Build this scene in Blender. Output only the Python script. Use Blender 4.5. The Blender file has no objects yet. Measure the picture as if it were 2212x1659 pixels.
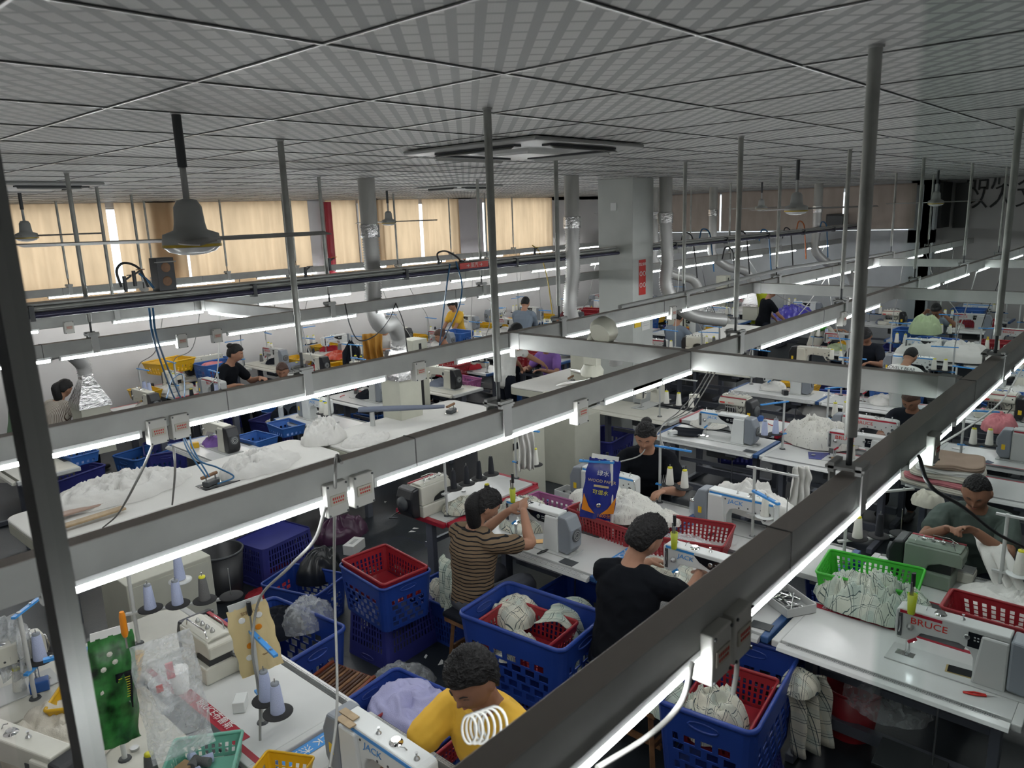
import bpy, bmesh, math, random
from mathutils import Vector, Matrix, noise
R_ = random.Random(7)
PI = math.pi
REAL = bpy.context.scene.collection
class Later:
    """objects are gathered here and linked to the scene at the end"""
    def __init__(s): s.L = []; s.objects = s
    def link(s, o): s.L.append(o)
C = Later()
S = bpy.context.scene
# ---------------------------------------------------------------- camera, light, exposure
F_PX = 1643.6
CAMZ = 3.15
RC = Matrix([[0.6638724, -0.7470346, -0.0348244], [0.185277, 0.1191797, 0.9754325], [-0.7245315, -0.6540149, 0.2175285]])
cam_d = bpy.data.cameras.new('camera'); cam = bpy.data.objects.new('camera', cam_d); REAL.objects.link(cam)
cam_d.sensor_width = 36; cam_d.lens = F_PX / 2212 * 36; cam_d.clip_start = .02; cam_d.dof.use_dof = True; cam_d.dof.focus_distance = 6; cam_d.dof.aperture_fstop = 6.5; cam_d.clip_end = 200
cam.matrix_world = Matrix.Translation((0, 0, CAMZ)) @ RC.transposed().to_4x4()
S.camera = cam
W = bpy.data.worlds.new('world'); S.world = W; W.use_nodes = True
W.node_tree.nodes['Background'].inputs[0].default_value = (.86, .93, 1, 1)
W.node_tree.nodes['Background'].inputs[1].default_value = 2.6
S.view_settings.view_transform = 'Standard'; S.view_settings.look = 'None'
S.view_settings.exposure = 0; S.view_settings.gamma = 1; S.view_settings.use_curve_mapping = False
S.cycles.max_bounces = 5; S.cycles.diffuse_bounces = 3; S.cycles.glossy_bounces = 2
S.cycles.transmission_bounces = 3; S.cycles.transparent_max_bounces = 10
S.cycles.sample_clamp_indirect = 4; S.cycles.caustics_reflective = False; S.cycles.caustics_refractive = False
LAMP = 57.0       # tube emission strength

def aty(px, py, y):
    d = RC.transposed() @ Vector(((px - 1106) / F_PX, -(py - 829.5) / F_PX, -1)); t = y / d.y
    return (d.x * t, y, CAMZ + d.z * t)
def atx(px, py, x):
    d = RC.transposed() @ Vector(((px - 1106) / F_PX, -(py - 829.5) / F_PX, -1)); t = x / d.x
    return (x, d.y * t, CAMZ + d.z * t)
def at3(px, py, z): return (*at(px, py, z), z)
def at(px, py, z):
    """hall floor-plan point seen at photo pixel (px,py) on the level z"""
    d = RC.transposed() @ Vector(((px - 1106) / F_PX, -(py - 829.5) / F_PX, -1))
    t = (z - CAMZ) / d.z
    return d.x * t, d.y * t
# ---------------------------------------------------------------- materials
MATS = {}
def mat(name, col, rough=.5, metal=0, bump=0, bscale=40, vary=0, vscale=6, alpha=1, trans=0, emis=0, spec=.5, sss=0):
    if name in MATS: return MATS[name]
    m = bpy.data.materials.new(name); m.use_nodes = True; nt = m.node_tree
    b = nt.nodes['Principled BSDF']
    b.inputs['Base Color'].default_value = (*col, 1); b.inputs['Roughness'].default_value = rough
    b.inputs['Metallic'].default_value = metal; b.inputs['Alpha'].default_value = alpha
    b.inputs['Transmission Weight'].default_value = trans
    b.inputs['Specular IOR Level'].default_value = spec
    if emis:
        b.inputs['Emission Color'].default_value = (*col, 1); b.inputs['Emission Strength'].default_value = emis
    if bump or vary:
        tc = nt.nodes.new('ShaderNodeTexCoord')
    if vary:
        n = nt.nodes.new('ShaderNodeTexNoise'); n.inputs['Scale'].default_value = vscale; n.inputs['Detail'].default_value = 5
        nt.links.new(tc.outputs['Object'], n.inputs['Vector'])
        r = nt.nodes.new('ShaderNodeMapRange'); r.inputs['From Min'].default_value = .3; r.inputs['From Max'].default_value = .7
        r.inputs['To Min'].default_value = 1 - vary; r.inputs['To Max'].default_value = 1 + vary * .5
        nt.links.new(n.outputs['Fac'], r.inputs['Value'])
        x = nt.nodes.new('ShaderNodeVectorMath'); x.operation = 'SCALE'; x.inputs[0].default_value = col
        nt.links.new(r.outputs[0], x.inputs['Scale']); nt.links.new(x.outputs[0], b.inputs['Base Color'])
    if bump:
        n2 = nt.nodes.new('ShaderNodeTexNoise'); n2.inputs['Scale'].default_value = bscale; n2.inputs['Detail'].default_value = 3
        nt.links.new(tc.outputs['Object'], n2.inputs['Vector'])
        bp = nt.nodes.new('ShaderNodeBump'); bp.inputs['Strength'].default_value = bump; bp.inputs['Distance'].default_value = .01
        nt.links.new(n2.outputs['Fac'], bp.inputs['Height']); nt.links.new(bp.outputs[0], b.inputs['Normal'])
    MATS[name] = m
    return m
def nodes(m): return m.node_tree, m.node_tree.nodes['Principled BSDF']
def math_n(nt, op, a, b=None, c=None):
    n = nt.nodes.new('ShaderNodeMath'); n.operation = op
    for i, v in enumerate((a, b, c)):
        if v is None: continue
        if isinstance(v, (int, float)): n.inputs[i].default_value = v
        else: nt.links.new(v, n.inputs[i])
    return n.outputs[0]
def mixc(nt, f, a, b):
    n = nt.nodes.new('ShaderNodeMix'); n.data_type = 'RGBA'
    nt.links.new(f, n.inputs[0])
    for i, v in ((6, a), (7, b)):
        if isinstance(v, tuple): n.inputs[i].default_value = (*v, 1)
        else: nt.links.new(v, n.inputs[i])
    return n.outputs[2]

white_p = mat('white_paint', (.62, .64, .62), .35, vary=.06)
WHITE = mat('white_plastic', (.66, .68, .67), .3)
CREAM = mat('cream_enamel', (.58, .57, .5), .35, vary=.08)
GREY = mat('grey_plastic', (.2, .22, .25), .4)
LGREY = mat('light_grey_plastic', (.45, .46, .45), .45)
DGREY = mat('dark_grey', (.05, .055, .06), .5)
BLACK = mat('black_plastic', (.012, .013, .016), .4)
GLOSSK = mat('gloss_black', (.008, .009, .012), .12)
STEEL = mat('steel', (.55, .56, .56), .3, 1, vary=.1, vscale=20)
CHROME = mat('chrome', (.75, .75, .75), .12, 1)
GALV = mat('galvanised_pipe', (.33, .34, .32), .34, .3, vary=.25, vscale=9)
BLUE = mat('blue_crate_plastic', (.014, .045, .25), .4, vary=.12)
LBLUE = mat('bright_blue_plastic', (.03, .11, .36), .4, vary=.1)
VIOLET = mat('violet_blue_plastic', (.03, .035, .2), .45, vary=.15)
REDP = mat('red_plastic', (.27, .014, .022), .4, vary=.1)
GREENP = mat('green_plastic', (.05, .42, .035), .35)
YELP = mat('yellow_plastic', (.62, .36, .01), .35)
PINKP = mat('mauve_plastic', (.32, .1, .24), .4)
TEALP = mat('pale_green_plastic', (.16, .42, .32), .4)
SKYB = mat('sky_blue_paint', (.04, .25, .62), .35)
REDT = mat('red_trim', (.32, .012, .03), .4)
YCAP = mat('yellow_cap', (.62, .58, .02), .4)
ORANGE = mat('amber_plastic', (.6, .2, .01), .3)
WOOD = mat('wood', (.22, .11, .05), .5, vary=.35, vscale=15)
LWOOD = mat('pale_wood', (.36, .26, .15), .5, vary=.2, vscale=20)
YLAB = mat('yellow_label', (.75, .5, .02), .5)
PAPER = mat('paper_white', (.7, .7, .68), .7)
RED = mat('red_paint', (.5, .02, .015), .4)
THREADW = mat('white_thread', (.75, .74, .68), .75, bump=.5, bscale=300)
THREADL = mat('pale_blue_thread', (.42, .47, .66), .75, bump=.5, bscale=300)
THREADG = mat('grey_thread', (.12, .12, .12), .8, bump=.5, bscale=300)
THREADK = mat('black_thread', (.012, .014, .02), .8, bump=.5, bscale=300)
FELT = mat('black_felt', (.02, .02, .022), .9)
LEGM = mat('grey_steel_leg', (.13, .14, .17), .45, .2)
CORDG = mat('grey_cord', (.25, .25, .24), .5)
CORDW = mat('white_cord', (.42, .42, .4), .5)
CORDK = mat('black_cord', (.015, .015, .018), .5)
HOSEB = mat('blue_hose', (.02, .11, .24), .35)
HOSEY = mat('yellow_hose', (.4, .28, .03), .4)
FOIL = mat('foil', (.6, .6, .6), .22, 1, bump=1, bscale=28)
PVC = mat('pvc_pipe', (.34, .34, .32), .4, vary=.06)
POST = mat('cream_post', (.5, .5, .42), .5, vary=.06)
RUBBER = mat('rubber', (.03, .03, .03), .7)
KRAFT = mat('kraft_paper', (.3, .19, .1), .7)
GLASSB = mat('clear_plastic', (.8, .85, .9), .1, alpha=.35)

def film(name, col, a):
    m = bpy.data.materials.new(name); m.use_nodes = True; nt = m.node_tree; b = nt.nodes['Principled BSDF']
    b.inputs['Base Color'].default_value = (*col, 1); b.inputs['Roughness'].default_value = .22
    tc = nt.nodes.new('ShaderNodeTexCoord'); n = nt.nodes.new('ShaderNodeTexNoise'); n.inputs['Scale'].default_value = 18; n.inputs['Detail'].default_value = 4; n.inputs['Distortion'].default_value = 1.2
    nt.links.new(tc.outputs['Object'], n.inputs['Vector'])
    al = math_n(nt, 'MULTIPLY_ADD', n.outputs['Fac'], .7, a - .3); nt.links.new(al, b.inputs['Alpha'])
    bp = nt.nodes.new('ShaderNodeBump'); bp.inputs['Strength'].default_value = .8; bp.inputs['Distance'].default_value = .01
    nt.links.new(n.outputs['Fac'], bp.inputs['Height']); nt.links.new(bp.outputs[0], b.inputs['Normal'])
    return m
FILM = film('clear_film', (.75, .78, .8), .26)

def cloth_mat(name, col, plaid=None, lace=False, bump=.35, trl=0):
    m = mat(name, col, .85, bump=bump, bscale=220, spec=.15)
    nt, b = nodes(m)
    uv = nt.nodes.new('ShaderNodeUVMap'); sp = nt.nodes.new('ShaderNodeSeparateXYZ'); nt.links.new(uv.outputs[0], sp.inputs[0])
    if plaid:
        lines = None
        for ax, per, w, off in ((0, .07, .045, 0), (0, .07, .03, .16), (1, .08, .045, 0), (1, .08, .03, .2)):
            v = math_n(nt, 'FRACT', math_n(nt, 'MULTIPLY_ADD', sp.outputs[ax], 1 / per, off + 20))
            v = math_n(nt, 'LESS_THAN', v, w)
            lines = v if lines is None else math_n(nt, 'MAXIMUM', lines, v)
        wash = None
        for ax, per in ((0, .15), (1, .17)):
            v = math_n(nt, 'LESS_THAN', math_n(nt, 'FRACT', math_n(nt, 'MULTIPLY_ADD', sp.outputs[ax], 1 / per, 20.4)), .3)
            wash = v if wash is None else math_n(nt, 'ADD', wash, v)
        base = mixc(nt, math_n(nt, 'MULTIPLY', wash, .3), col, plaid[1])
        nt.links.new(mixc(nt, lines, base, plaid[0]), b.inputs['Base Color'])
    if lace:
        v = nt.nodes.new('ShaderNodeTexVoronoi'); v.inputs['Scale'].default_value = 55; nt.links.new(uv.outputs[0], v.inputs['Vector'])
        hole = math_n(nt, 'LESS_THAN', v.outputs['Distance'], .22)
        nt.links.new(mixc(nt, hole, col, tuple(c * .55 for c in col)), b.inputs['Base Color'])
    return m
CWHITE = cloth_mat('white_cotton', (.68, .67, .64))
CLACE = cloth_mat('white_eyelet_cotton', (.66, .65, .6), lace=True)
CPLAID = cloth_mat('cream_plaid_cotton', (.62, .6, .5), ((.06, .08, .09), (.34, .42, .4)))
CPLAIDG = cloth_mat('green_plaid_cotton', (.5, .54, .46), ((.06, .09, .09), (.26, .36, .33)))
CLAV = cloth_mat('lavender_cotton', (.42, .42, .64))
CPINK = cloth_mat('pink_cloth', (.55, .2, .22))
CTAN = cloth_mat('tan_cloth', (.3, .22, .17))
CNAVY = cloth_mat('dark_cloth', (.009, .011, .017))
CBROWN = cloth_mat('brown_cloth', (.1, .07, .06))
CGREY = cloth_mat('grey_blue_cloth', (.16, .18, .23))
CREDC = cloth_mat('red_cloth', (.3, .02, .03))
CPURP = cloth_mat('purple_cloth', (.22, .12, .38))
CMINT = cloth_mat('mint_cloth', (.4, .48, .3))
CREAMC = cloth_mat('cream_cotton', (.62, .58, .5))

# ---------------------------------------------------------------- mesh builder
class MB:
    def __init__(s): s.v = []; s.f = []; s.m = []; s.sm = []; s.uv = {}; s.T = Matrix.Identity(4)
    def add(s, vs, fs, m=0, smooth=False, uvs=None):
        o = len(s.v); T = s.T
        s.v += [tuple(T @ Vector(p)) for p in vs]
        for i, f in enumerate(fs):
            if uvs: s.uv[len(s.f)] = [uvs[k] for k in f]
            s.f.append(tuple(o + k for k in f)); s.m.append(m); s.sm.append(smooth)
        return s
    def box(s, c, d, m=0, rz=0, rot=None, taper=1):
        x, y, z = d[0] / 2, d[1] / 2, d[2] / 2
        Mx = rot if rot else Matrix.Rotation(rz, 3, 'Z')
        vs = [Vector(c) + Mx @ Vector((a * x * (taper if q > 0 else 1), b * y * (taper if q > 0 else 1), q * z)) for q in (-1, 1) for a, b in ((-1, -1), (1, -1), (1, 1), (-1, 1))]
        return s.add(vs, [(3, 2, 1, 0), (4, 5, 6, 7), (0, 1, 5, 4), (1, 2, 6, 5), (2, 3, 7, 6), (3, 0, 4, 7)], m)
    def prism(s, pts, a, b, axis='Y', m=0, smooth=False):
        """outline pts (p,q) extruded from a to b on axis; Y: pts are (x,z); Z: (x,y); X: (y,z)"""
        n = len(pts)
        def P(p, t): return (p[0], t, p[1]) if axis == 'Y' else ((p[0], p[1], t) if axis == 'Z' else (t, p[0], p[1]))
        vs = [P(p, a) for p in pts] + [P(p, b) for p in pts]
        fs = [tuple(range(n)), tuple(range(2 * n - 1, n - 1, -1))] + [(i, i + n, (i + 1) % n + n, (i + 1) % n) for i in range(n)]
        return s.add(vs, fs, m, smooth)
    def tube(s, pts, r, n=8, m=0, closed=False, caps=True, sy=1):
        pts = [Vector(p) for p in pts]; k = len(pts)
        rs = r if isinstance(r, (list, tuple)) else [r] * k
        vs = []; fs = []; up = None
        for i, p in enumerate(pts):
            if closed: t = (pts[(i + 1) % k] - pts[i - 1])
            else: t = pts[min(i + 1, k - 1)] - pts[max(i - 1, 0)]
            t = t.normalized() if t.length > 1e-9 else Vector((0, 0, 1))
            if up is None:
                up = Vector((0, 0, 1)) if abs(t.z) < .95 else Vector((1, 0, 0))
            u = t.cross(up)
            u = u.normalized() if u.length > 1e-6 else t.orthogonal().normalized()
            w = u.cross(t).normalized(); up = w
            for j in range(n):
                a = 2 * PI * j / n
                vs.append(p + u * math.cos(a) * rs[i] + w * math.sin(a) * rs[i] * sy)
        kk = k if closed else k - 1
        for i in range(kk):
            for j in range(n):
                a, b = i * n + j, i * n + (j + 1) % n; c, d = ((i + 1) % k) * n + (j + 1) % n, ((i + 1) % k) * n + j
                fs.append((a, b, c, d))
        s.add(vs, fs, m, n > 4)
        if caps and not closed:
            s.add(vs[:n], [tuple(range(n - 1, -1, -1))], m); s.add(vs[-n:], [tuple(range(n))], m)
        return s
    def lathe(s, prof, n=16, c=(0, 0, 0), m=0, rot=None, smooth=True):
        vs = []; fs = []; k = len(prof)
        for r, z in prof:
            for j in range(n):
                a = 2 * PI * j / n; p = Vector((r * math.cos(a), r * math.sin(a), z))
                if rot: p = rot @ p
                vs.append(p + Vector(c))
        for i in range(k - 1):
            for j in range(n):
                fs.append((i * n + j, i * n + (j + 1) % n, (i + 1) * n + (j + 1) % n, (i + 1) * n + j))
        s.add(vs, fs, m, smooth)
        if prof[0][0] > 1e-4: s.add(vs[:n], [tuple(range(n - 1, -1, -1))], m)
        if prof[-1][0] > 1e-4: s.add(vs[-n:], [tuple(range(n))], m)
        return s
    def grid(s, fn, nu, nv, m=0, smooth=True, uvf=None, skip=None):
        vs = [fn(i / nu, j / nv) for j in range(nv + 1) for i in range(nu + 1)]
        uv = [uvf(i / nu, j / nv) for j in range(nv + 1) for i in range(nu + 1)] if uvf else None
        w = nu + 1
        fs = [(j * w + i, j * w + i + 1, (j + 1) * w + i + 1, (j + 1) * w + i) for j in range(nv) for i in range(nu) if not (skip and skip(i, j))]
        return s.add(vs, fs, m, smooth, uv)
    def build(s, name, mats, parent=None, loc=(0, 0, 0), rz=0, bevel=0, solid=0, seg=2, sub=0):
        me = bpy.data.meshes.new(name); me.from_pydata(s.v, [], s.f)
        mats = mats if isinstance(mats, (list, tuple)) else [mats]
        for x in mats: me.materials.append(x)
        for p, mi, sm in zip(me.polygons, s.m, s.sm): p.material_index = min(mi, len(mats) - 1); p.use_smooth = sm
        if s.uv:
            l = me.uv_layers.new(name='UVMap')
            for fi, uvs in s.uv.items():
                st = me.polygons[fi].loop_start
                for q, w in enumerate(uvs): l.data[st + q].uv = w
        if bevel:
            bm = bmesh.new(); bm.from_mesh(me)
            bmesh.ops.remove_doubles(bm, verts=bm.verts, dist=1e-5)
            es = [e for e in bm.edges if len(e.link_faces) == 2 and e.calc_face_angle(0) > .6]
            bmesh.ops.bevel(bm, geom=es, offset=bevel, segments=seg, affect='EDGES', profile=.5, clamp_overlap=True)
            bm.to_mesh(me); bm.free()
        o = bpy.data.objects.new(name, me); C.objects.link(o)
        if parent: o.parent = parent
        o.location = loc; o.rotation_euler = (0, 0, rz)
        if solid:
            md = o.modifiers.new('s', 'SOLIDIFY'); md.thickness = solid; md.offset = 0
        if sub:
            md = o.modifiers.new('b', 'SUBSURF'); md.levels = sub; md.render_levels = sub
        if solid or sub: par = o.parent; o.parent = None; bake(o); o.parent = par
        return o
def eval_mesh(o):
    """mesh of o with its modifiers, evaluated by itself while the scene is still empty"""
    REAL.objects.link(o); dg = bpy.context.evaluated_depsgraph_get(); dg.update()
    me = bpy.data.meshes.new_from_object(o.evaluated_get(dg), preserve_all_data_layers=True, depsgraph=dg)
    REAL.objects.unlink(o)
    return me
def bake(o):
    me = eval_mesh(o); o.modifiers.clear(); o.data = me
    return o
def thing(name, label, cat, loc=(0, 0, 0), rz=0, group=None):
    o = bpy.data.objects.new(name, None); C.objects.link(o); o.empty_display_size = .1
    o.location = loc; o.rotation_euler = (0, 0, rz); o['label'] = label; o['category'] = cat
    if group: o['group'] = group
    return o
def tag(o, label, cat, group=None, kind=None):
    o['label'] = label; o['category'] = cat
    if group: o['group'] = group
    if kind: o['kind'] = kind
    return o
def struct(o): o['kind'] = 'structure'; return o
def dup(root, loc, rz=0, label=None, group=None, scale=None):
    r = root.copy(); C.objects.link(r); r.location = loc; r.rotation_euler = (root.rotation_euler[0], root.rotation_euler[1], rz)
    if label: r['label'] = label
    if group: r['group'] = group
    if scale: r.scale = (scale,) * 3 if not isinstance(scale, tuple) else scale
    kids = {}
    for ch in root.children:
        c = ch.copy(); C.objects.link(c); c.parent = r
        for g in ch.children:
            d = g.copy(); C.objects.link(d); d.parent = c
    return r
PARK = []          # prototypes: the first use moves the prototype itself
def use(proto, loc, rz, label, group=None, scale=None):
    if proto not in PARK:
        PARK.append(proto); proto.location = loc; proto.rotation_euler[2] = rz; proto['label'] = label
        if group: proto['group'] = group
        if scale: proto.scale = (scale,) * 3 if not isinstance(scale, tuple) else scale
        return proto
    return dup(proto, loc, rz, label, group, scale)
def text(s, size, m, parent, loc, rot, name='lettering', ext=.0006, align='CENTER', sx=1, label=None, shear=0):
    cu = bpy.data.curves.new(name, 'FONT'); cu.body = s; cu.size = size; cu.extrude = ext; cu.align_x = align; cu.align_y = 'CENTER'; cu.shear = shear
    cu.resolution_u = 3
    o = bpy.data.objects.new(name, cu); me = eval_mesh(o)
    bpy.data.objects.remove(o); o = bpy.data.objects.new(name, me); C.objects.link(o)
    me.materials.clear(); me.materials.append(m)
    if parent: o.parent = parent
    o.location = loc; o.rotation_euler = rot; o.scale = (sx, 1, 1)
    if label: o['label'] = label
    return o
def curve_pts(pts, k=8):
    """Catmull-Rom through pts"""
    P = [Vector(p) for p in pts]; P = [P[0] * 2 - P[1]] + P + [P[-1] * 2 - P[-2]]; out = []
    for i in range(1, len(P) - 2):
        for j in range(k):
            t = j / k; a, b, c, d = P[i - 1:i + 3]
            out.append(.5 * ((2 * b) + (c - a) * t + (2 * a - 5 * b + 4 * c - d) * t * t + (3 * b - a - 3 * c + d) * t ** 3))
    return out + [P[-2]]
def absorb(o, mb, m):
    """surface detail joined into the mesh of the part it sits on"""
    bm = bmesh.new(); bm.from_mesh(o.data); k = len(o.data.materials); o.data.materials.append(m)
    vs = [bm.verts.new(p) for p in mb.v]
    for f, sm in zip(mb.f, mb.sm):
        try: q = bm.faces.new([vs[i] for i in f]); q.material_index = k; q.smooth = sm
        except ValueError: pass
    bm.to_mesh(o.data); bm.free(); return o
def cord(name, pts, r, m, label, cat='cable', k=8, parent=None, group=None):
    o = MB().tube(curve_pts(pts, k), r, 6).build(name, m, parent)
    if parent is None: tag(o, label, cat, group)
    return o
# ================================================================ the hall
CEIL = 3.55
floor_m = mat('floor_paint', (.02, .025, .031), .4, vary=.35, vscale=3, bump=.1, bscale=60)
wall_m = mat('wall_plaster', (.6, .58, .57), .7, vary=.05, vscale=2)
walld_m = mat('lower_wall', (.42, .44, .46), .6, vary=.05)
struct(MB().box((16, 4.6, -.05), (33, 17, .1)).build('floor', floor_m))
# perforated ceiling tiles with a diagonal field of lighter patches
ceil_m = mat('ceiling_tile', (.4, .4, .39), .6)
nt, b = nodes(ceil_m)
tc = nt.nodes.new('ShaderNodeTexCoord'); sp = nt.nodes.new('ShaderNodeSeparateXYZ'); nt.links.new(tc.outputs['Object'], sp.inputs[0])
X, Y = sp.outputs[0], sp.outputs[1]
a_ = math_n(nt, 'MULTIPLY', math_n(nt, 'SUBTRACT', X, Y), .7071); b_ = math_n(nt, 'MULTIPLY', math_n(nt, 'ADD', X, Y), .7071)
fa = math_n(nt, 'FRACT', math_n(nt, 'MULTIPLY_ADD', a_, 1 / .061, 500)); fb = math_n(nt, 'FRACT', math_n(nt, 'MULTIPLY_ADD', b_, 1 / .084, 500))
inn = math_n(nt, 'MULTIPLY', math_n(nt, 'LESS_THAN', fa, .6), math_n(nt, 'LESS_THAN', fb, .84))
hx = math_n(nt, 'FRACT', math_n(nt, 'MULTIPLY', a_, 1 / .0065)); hy = math_n(nt, 'FRACT', math_n(nt, 'MULTIPLY', b_, 1 / .0065))
hole = math_n(nt, 'MULTIPLY', math_n(nt, 'LESS_THAN', hx, .35), math_n(nt, 'LESS_THAN', hy, .35))
c1 = mixc(nt, inn, (.33, .335, .33), (.57, .575, .555))
nt.links.new(mixc(nt, math_n(nt, 'MULTIPLY', hole, .12), c1, (.2, .2, .2)), b.inputs['Base Color'])
struct(MB().box((16.1, 4.6, CEIL + .05), (33.2, 17, .1)).build('ceiling', ceil_m))
rail_m = mat('ceiling_rail', (.6, .61, .6), .3, .3)
TX, TY, TS = 2.8153 * .4, 3.912 * .4, .6205
jm = mat('tile_joint', (.06, .06, .06), .8)
m = MB()
for i in range(-2, 50):
    x = TX + i * TS
    m.box((x, 4.6, CEIL - .002), (.008, 16.6, .005), 0)
    m.box((x - .006, 4.6, CEIL - .001), (.0028, 16.6, .003), 1)
for j in range(-11, 18):
    y = TY + j * TS
    m.box((16, y, CEIL - .0025), (32, .008, .005), 0)
    m.box((16, y - .006, CEIL - .0015), (32, .0028, .003), 1)
struct(m.build('trim_1', [rail_m, jm]))
# shell
YW = 12.6; XF = 18.2
m = MB(); wb = 2.2
m.box((9, YW + .1, 1.1), (18.6, .2, 2.2)).box((9, YW + .1, CEIL - .03), (18.6, .2, .1))
WINS = [(2.6, 5.4), (5.9, 9.6), (10.1, 12.2), (12.8, 15.6)]
last = -.3
for a, c in WINS + [(18.4, 18.4)]:
    m.box(((last + a) / 2, YW + .1, 2.87), (a - last, .2, 1.36)); last = c
struct(m.build('wall_left', wall_m))
m = MB(); m.box((XF + .1, 8.5, 1.26), (.2, 8.5, 2.52)).box((XF + .1, 8.5, CEIL - .04), (.2, 8.5, .1))
m.box((XF + .1, 4.5, 2.9), (.2, .5, 1.3)).box((XF + .1, 12.4, 2.9), (.2, .4, 1.3))
struct(m.build('wall_far', walld_m))
dark_wall = mat('dark_panel', (.03, .032, .035), .5)
struct(MB().box((19.3, .4, 1.78), (.2, 8.0, 3.56)).box((18.8, 4.4, 1.78), (1.2, .2, 3.56)).build('wall_back', wall_m))
struct(MB().box((16, -3.5, 1.78), (32.6, .2, 3.56)).build('wall_right', wall_m))
# curtain and blinds: daylight glows through the cloth
def cloth_panel(name, col, tr):
    mm = bpy.data.materials.new(name); mm.use_nodes = True; n = mm.node_tree; n.nodes.clear()
    o = n.nodes.new('ShaderNodeOutputMaterial'); d = n.nodes.new('ShaderNodeBsdfDiffuse'); t = n.nodes.new('ShaderNodeBsdfTranslucent'); x = n.nodes.new('ShaderNodeMixShader')
    tc = n.nodes.new('ShaderNodeTexCoord'); mp = n.nodes.new('ShaderNodeMapping'); mp.inputs['Scale'].default_value = (3, 3, .7)
    no = n.nodes.new('ShaderNodeTexNoise'); no.inputs['Scale'].default_value = 2; no.inputs['Detail'].default_value = 6
    n.links.new(tc.outputs['Object'], mp.inputs[0]); n.links.new(mp.outputs[0], no.inputs['Vector'])
    r = n.nodes.new('ShaderNodeMapRange'); r.inputs['To Min'].default_value = .72; r.inputs['To Max'].default_value = 1.2; n.links.new(no.outputs['Fac'], r.inputs[0])
    v = n.nodes.new('ShaderNodeVectorMath'); v.operation = 'SCALE'; v.inputs[0].default_value = col; n.links.new(r.outputs[0], v.inputs['Scale'])
    n.links.new(v.outputs[0], d.inputs[0]); n.links.new(v.outputs[0], t.inputs[0])
    x.inputs[0].default_value = tr; n.links.new(d.outputs[0], x.inputs[1]); n.links.new(t.outputs[0], x.inputs[2]); n.links.new(x.outputs[0], o.inputs[0])
    return mm
CUR = cloth_panel('tan_curtain', (.66, .475, .3), .72); BLIND = cloth_panel('grey_blind', (.36, .3, .26), .22)
frame_m = mat('window_frame_metal', (.45, .46, .47), .4, .5)
for k, (a, c) in enumerate(WINS):
    w = MB(); z0, z1 = 2.2, 3.5
    for x in (a + .03, c - .03): w.box((x, YW + .12, 2.85), (.06, .06, z1 - z0))
    for z in (z0 + .03, z1 - .03): w.box(((a + c) / 2, YW + .12, z), (c - a, .06, .06))
    n_ = max(2, round((c - a) / 1.0))
    for q in range(1, n_): w.box((a + (c - a) * q / n_, YW + .12, 2.85), (.04, .04, z1 - z0))
    struct(w.build('window_%d' % (k + 1), frame_m))
def curtain(x0, x1, label, z0=2.0, m=CUR, lean=0):
    g = MB()
    def fn(u, v):
        x = x0 + (x1 - x0) * u
        return (x, YW - .09 + .02 * math.sin(x * 31 + 2 * math.sin(x * 5)) * (1 - .3 * v), z0 + lean * u * (1 - v) + (3.53 - z0 - lean * u * 0) * v)
    g.grid(fn, max(20, int((x1 - x0) * 40)), 4)
    return tag(g.build('curtain', m), label, 'curtain', 'tan curtains on the long window wall')
curtain(3.05, 4.78, 'tan curtain at the near end, beside the gathered yellow curtain')
curtain(4.9, 5.95, 'narrow tan curtain left of the first white window strip')
curtain(6.0, 8.35, 'tan curtain between the hanging speaker and the white wall strip')
curtain(8.75, 9.45, 'narrow tan curtain just right of the dark red pipe')
curtain(9.5, 11.1, 'tan curtain behind the first ventilation pipe')
curtain(11.2, 12.3, 'tan curtain left of the grey window wall strip')
curtain(13.1, 15.65, 'tan curtain at the far right end of the window wall')
g = MB(); g.tube([(2.95 + .25 * math.sin(t * 2.6) * t, YW - .14, 3.5 - 1.4 * t) for t in [i / 14 for i in range(15)]], [.09 + .05 * math.sin(i * .22) for i in range(15)], 12)
tag(g.build('gathered_curtain', mat('yellow_curtain', (.62, .42, .04), .8)), 'yellow curtain gathered into a bundle at the left window edge', 'curtain')
wdm = mat('white_board', (.6, .6, .62), .5)
tag(MB().box((8.55, YW - .04, 2.85), (.4, .05, 1.35)).build('wall_panel', wdm), 'white panel strip between tan curtains beside the red pipe', 'panel')
tag(MB().box((12.7, YW - .04, 2.85), (.75, .05, 1.35)).build('wall_panel', mat('lilac_board', (.4, .38, .4), .5)), 'pale grey panel strip between two tan curtains on window wall', 'panel')
tag(MB().tube([(8.72, YW - .2, 2.0), (8.72, YW - .2, 3.5)], .07, 12).build('standpipe', REDT), 'dark red vertical pipe against the window wall', 'pipe')
# grey roller blinds on the far wall
yy = [4.6, 6.1, 7.6, 9.1, 10.6, 12.1]
for k in range(5):
    g = MB(); y0, y1 = yy[k] + .02, yy[k + 1] - .02
    g.grid(lambda u, v: (XF - .08, y0 + (y1 - y0) * u, 2.55 + .95 * v), 4, 3)
    g.tube([(XF - .08, y0, 2.55), (XF - .08, y1, 2.55)], .015, 6, m=1)
    tag(g.build('roller_blind', [BLIND, LGREY]), ['grey roller blind nearest the dark doorway at far wall', 'grey roller blind second from the dark doorway', 'grey roller blind in the middle of the far wall', 'grey roller blind second from the far corner', 'grey roller blind in the far left corner of the hall'][k], 'blind', 'roller blinds on the far wall')
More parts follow.
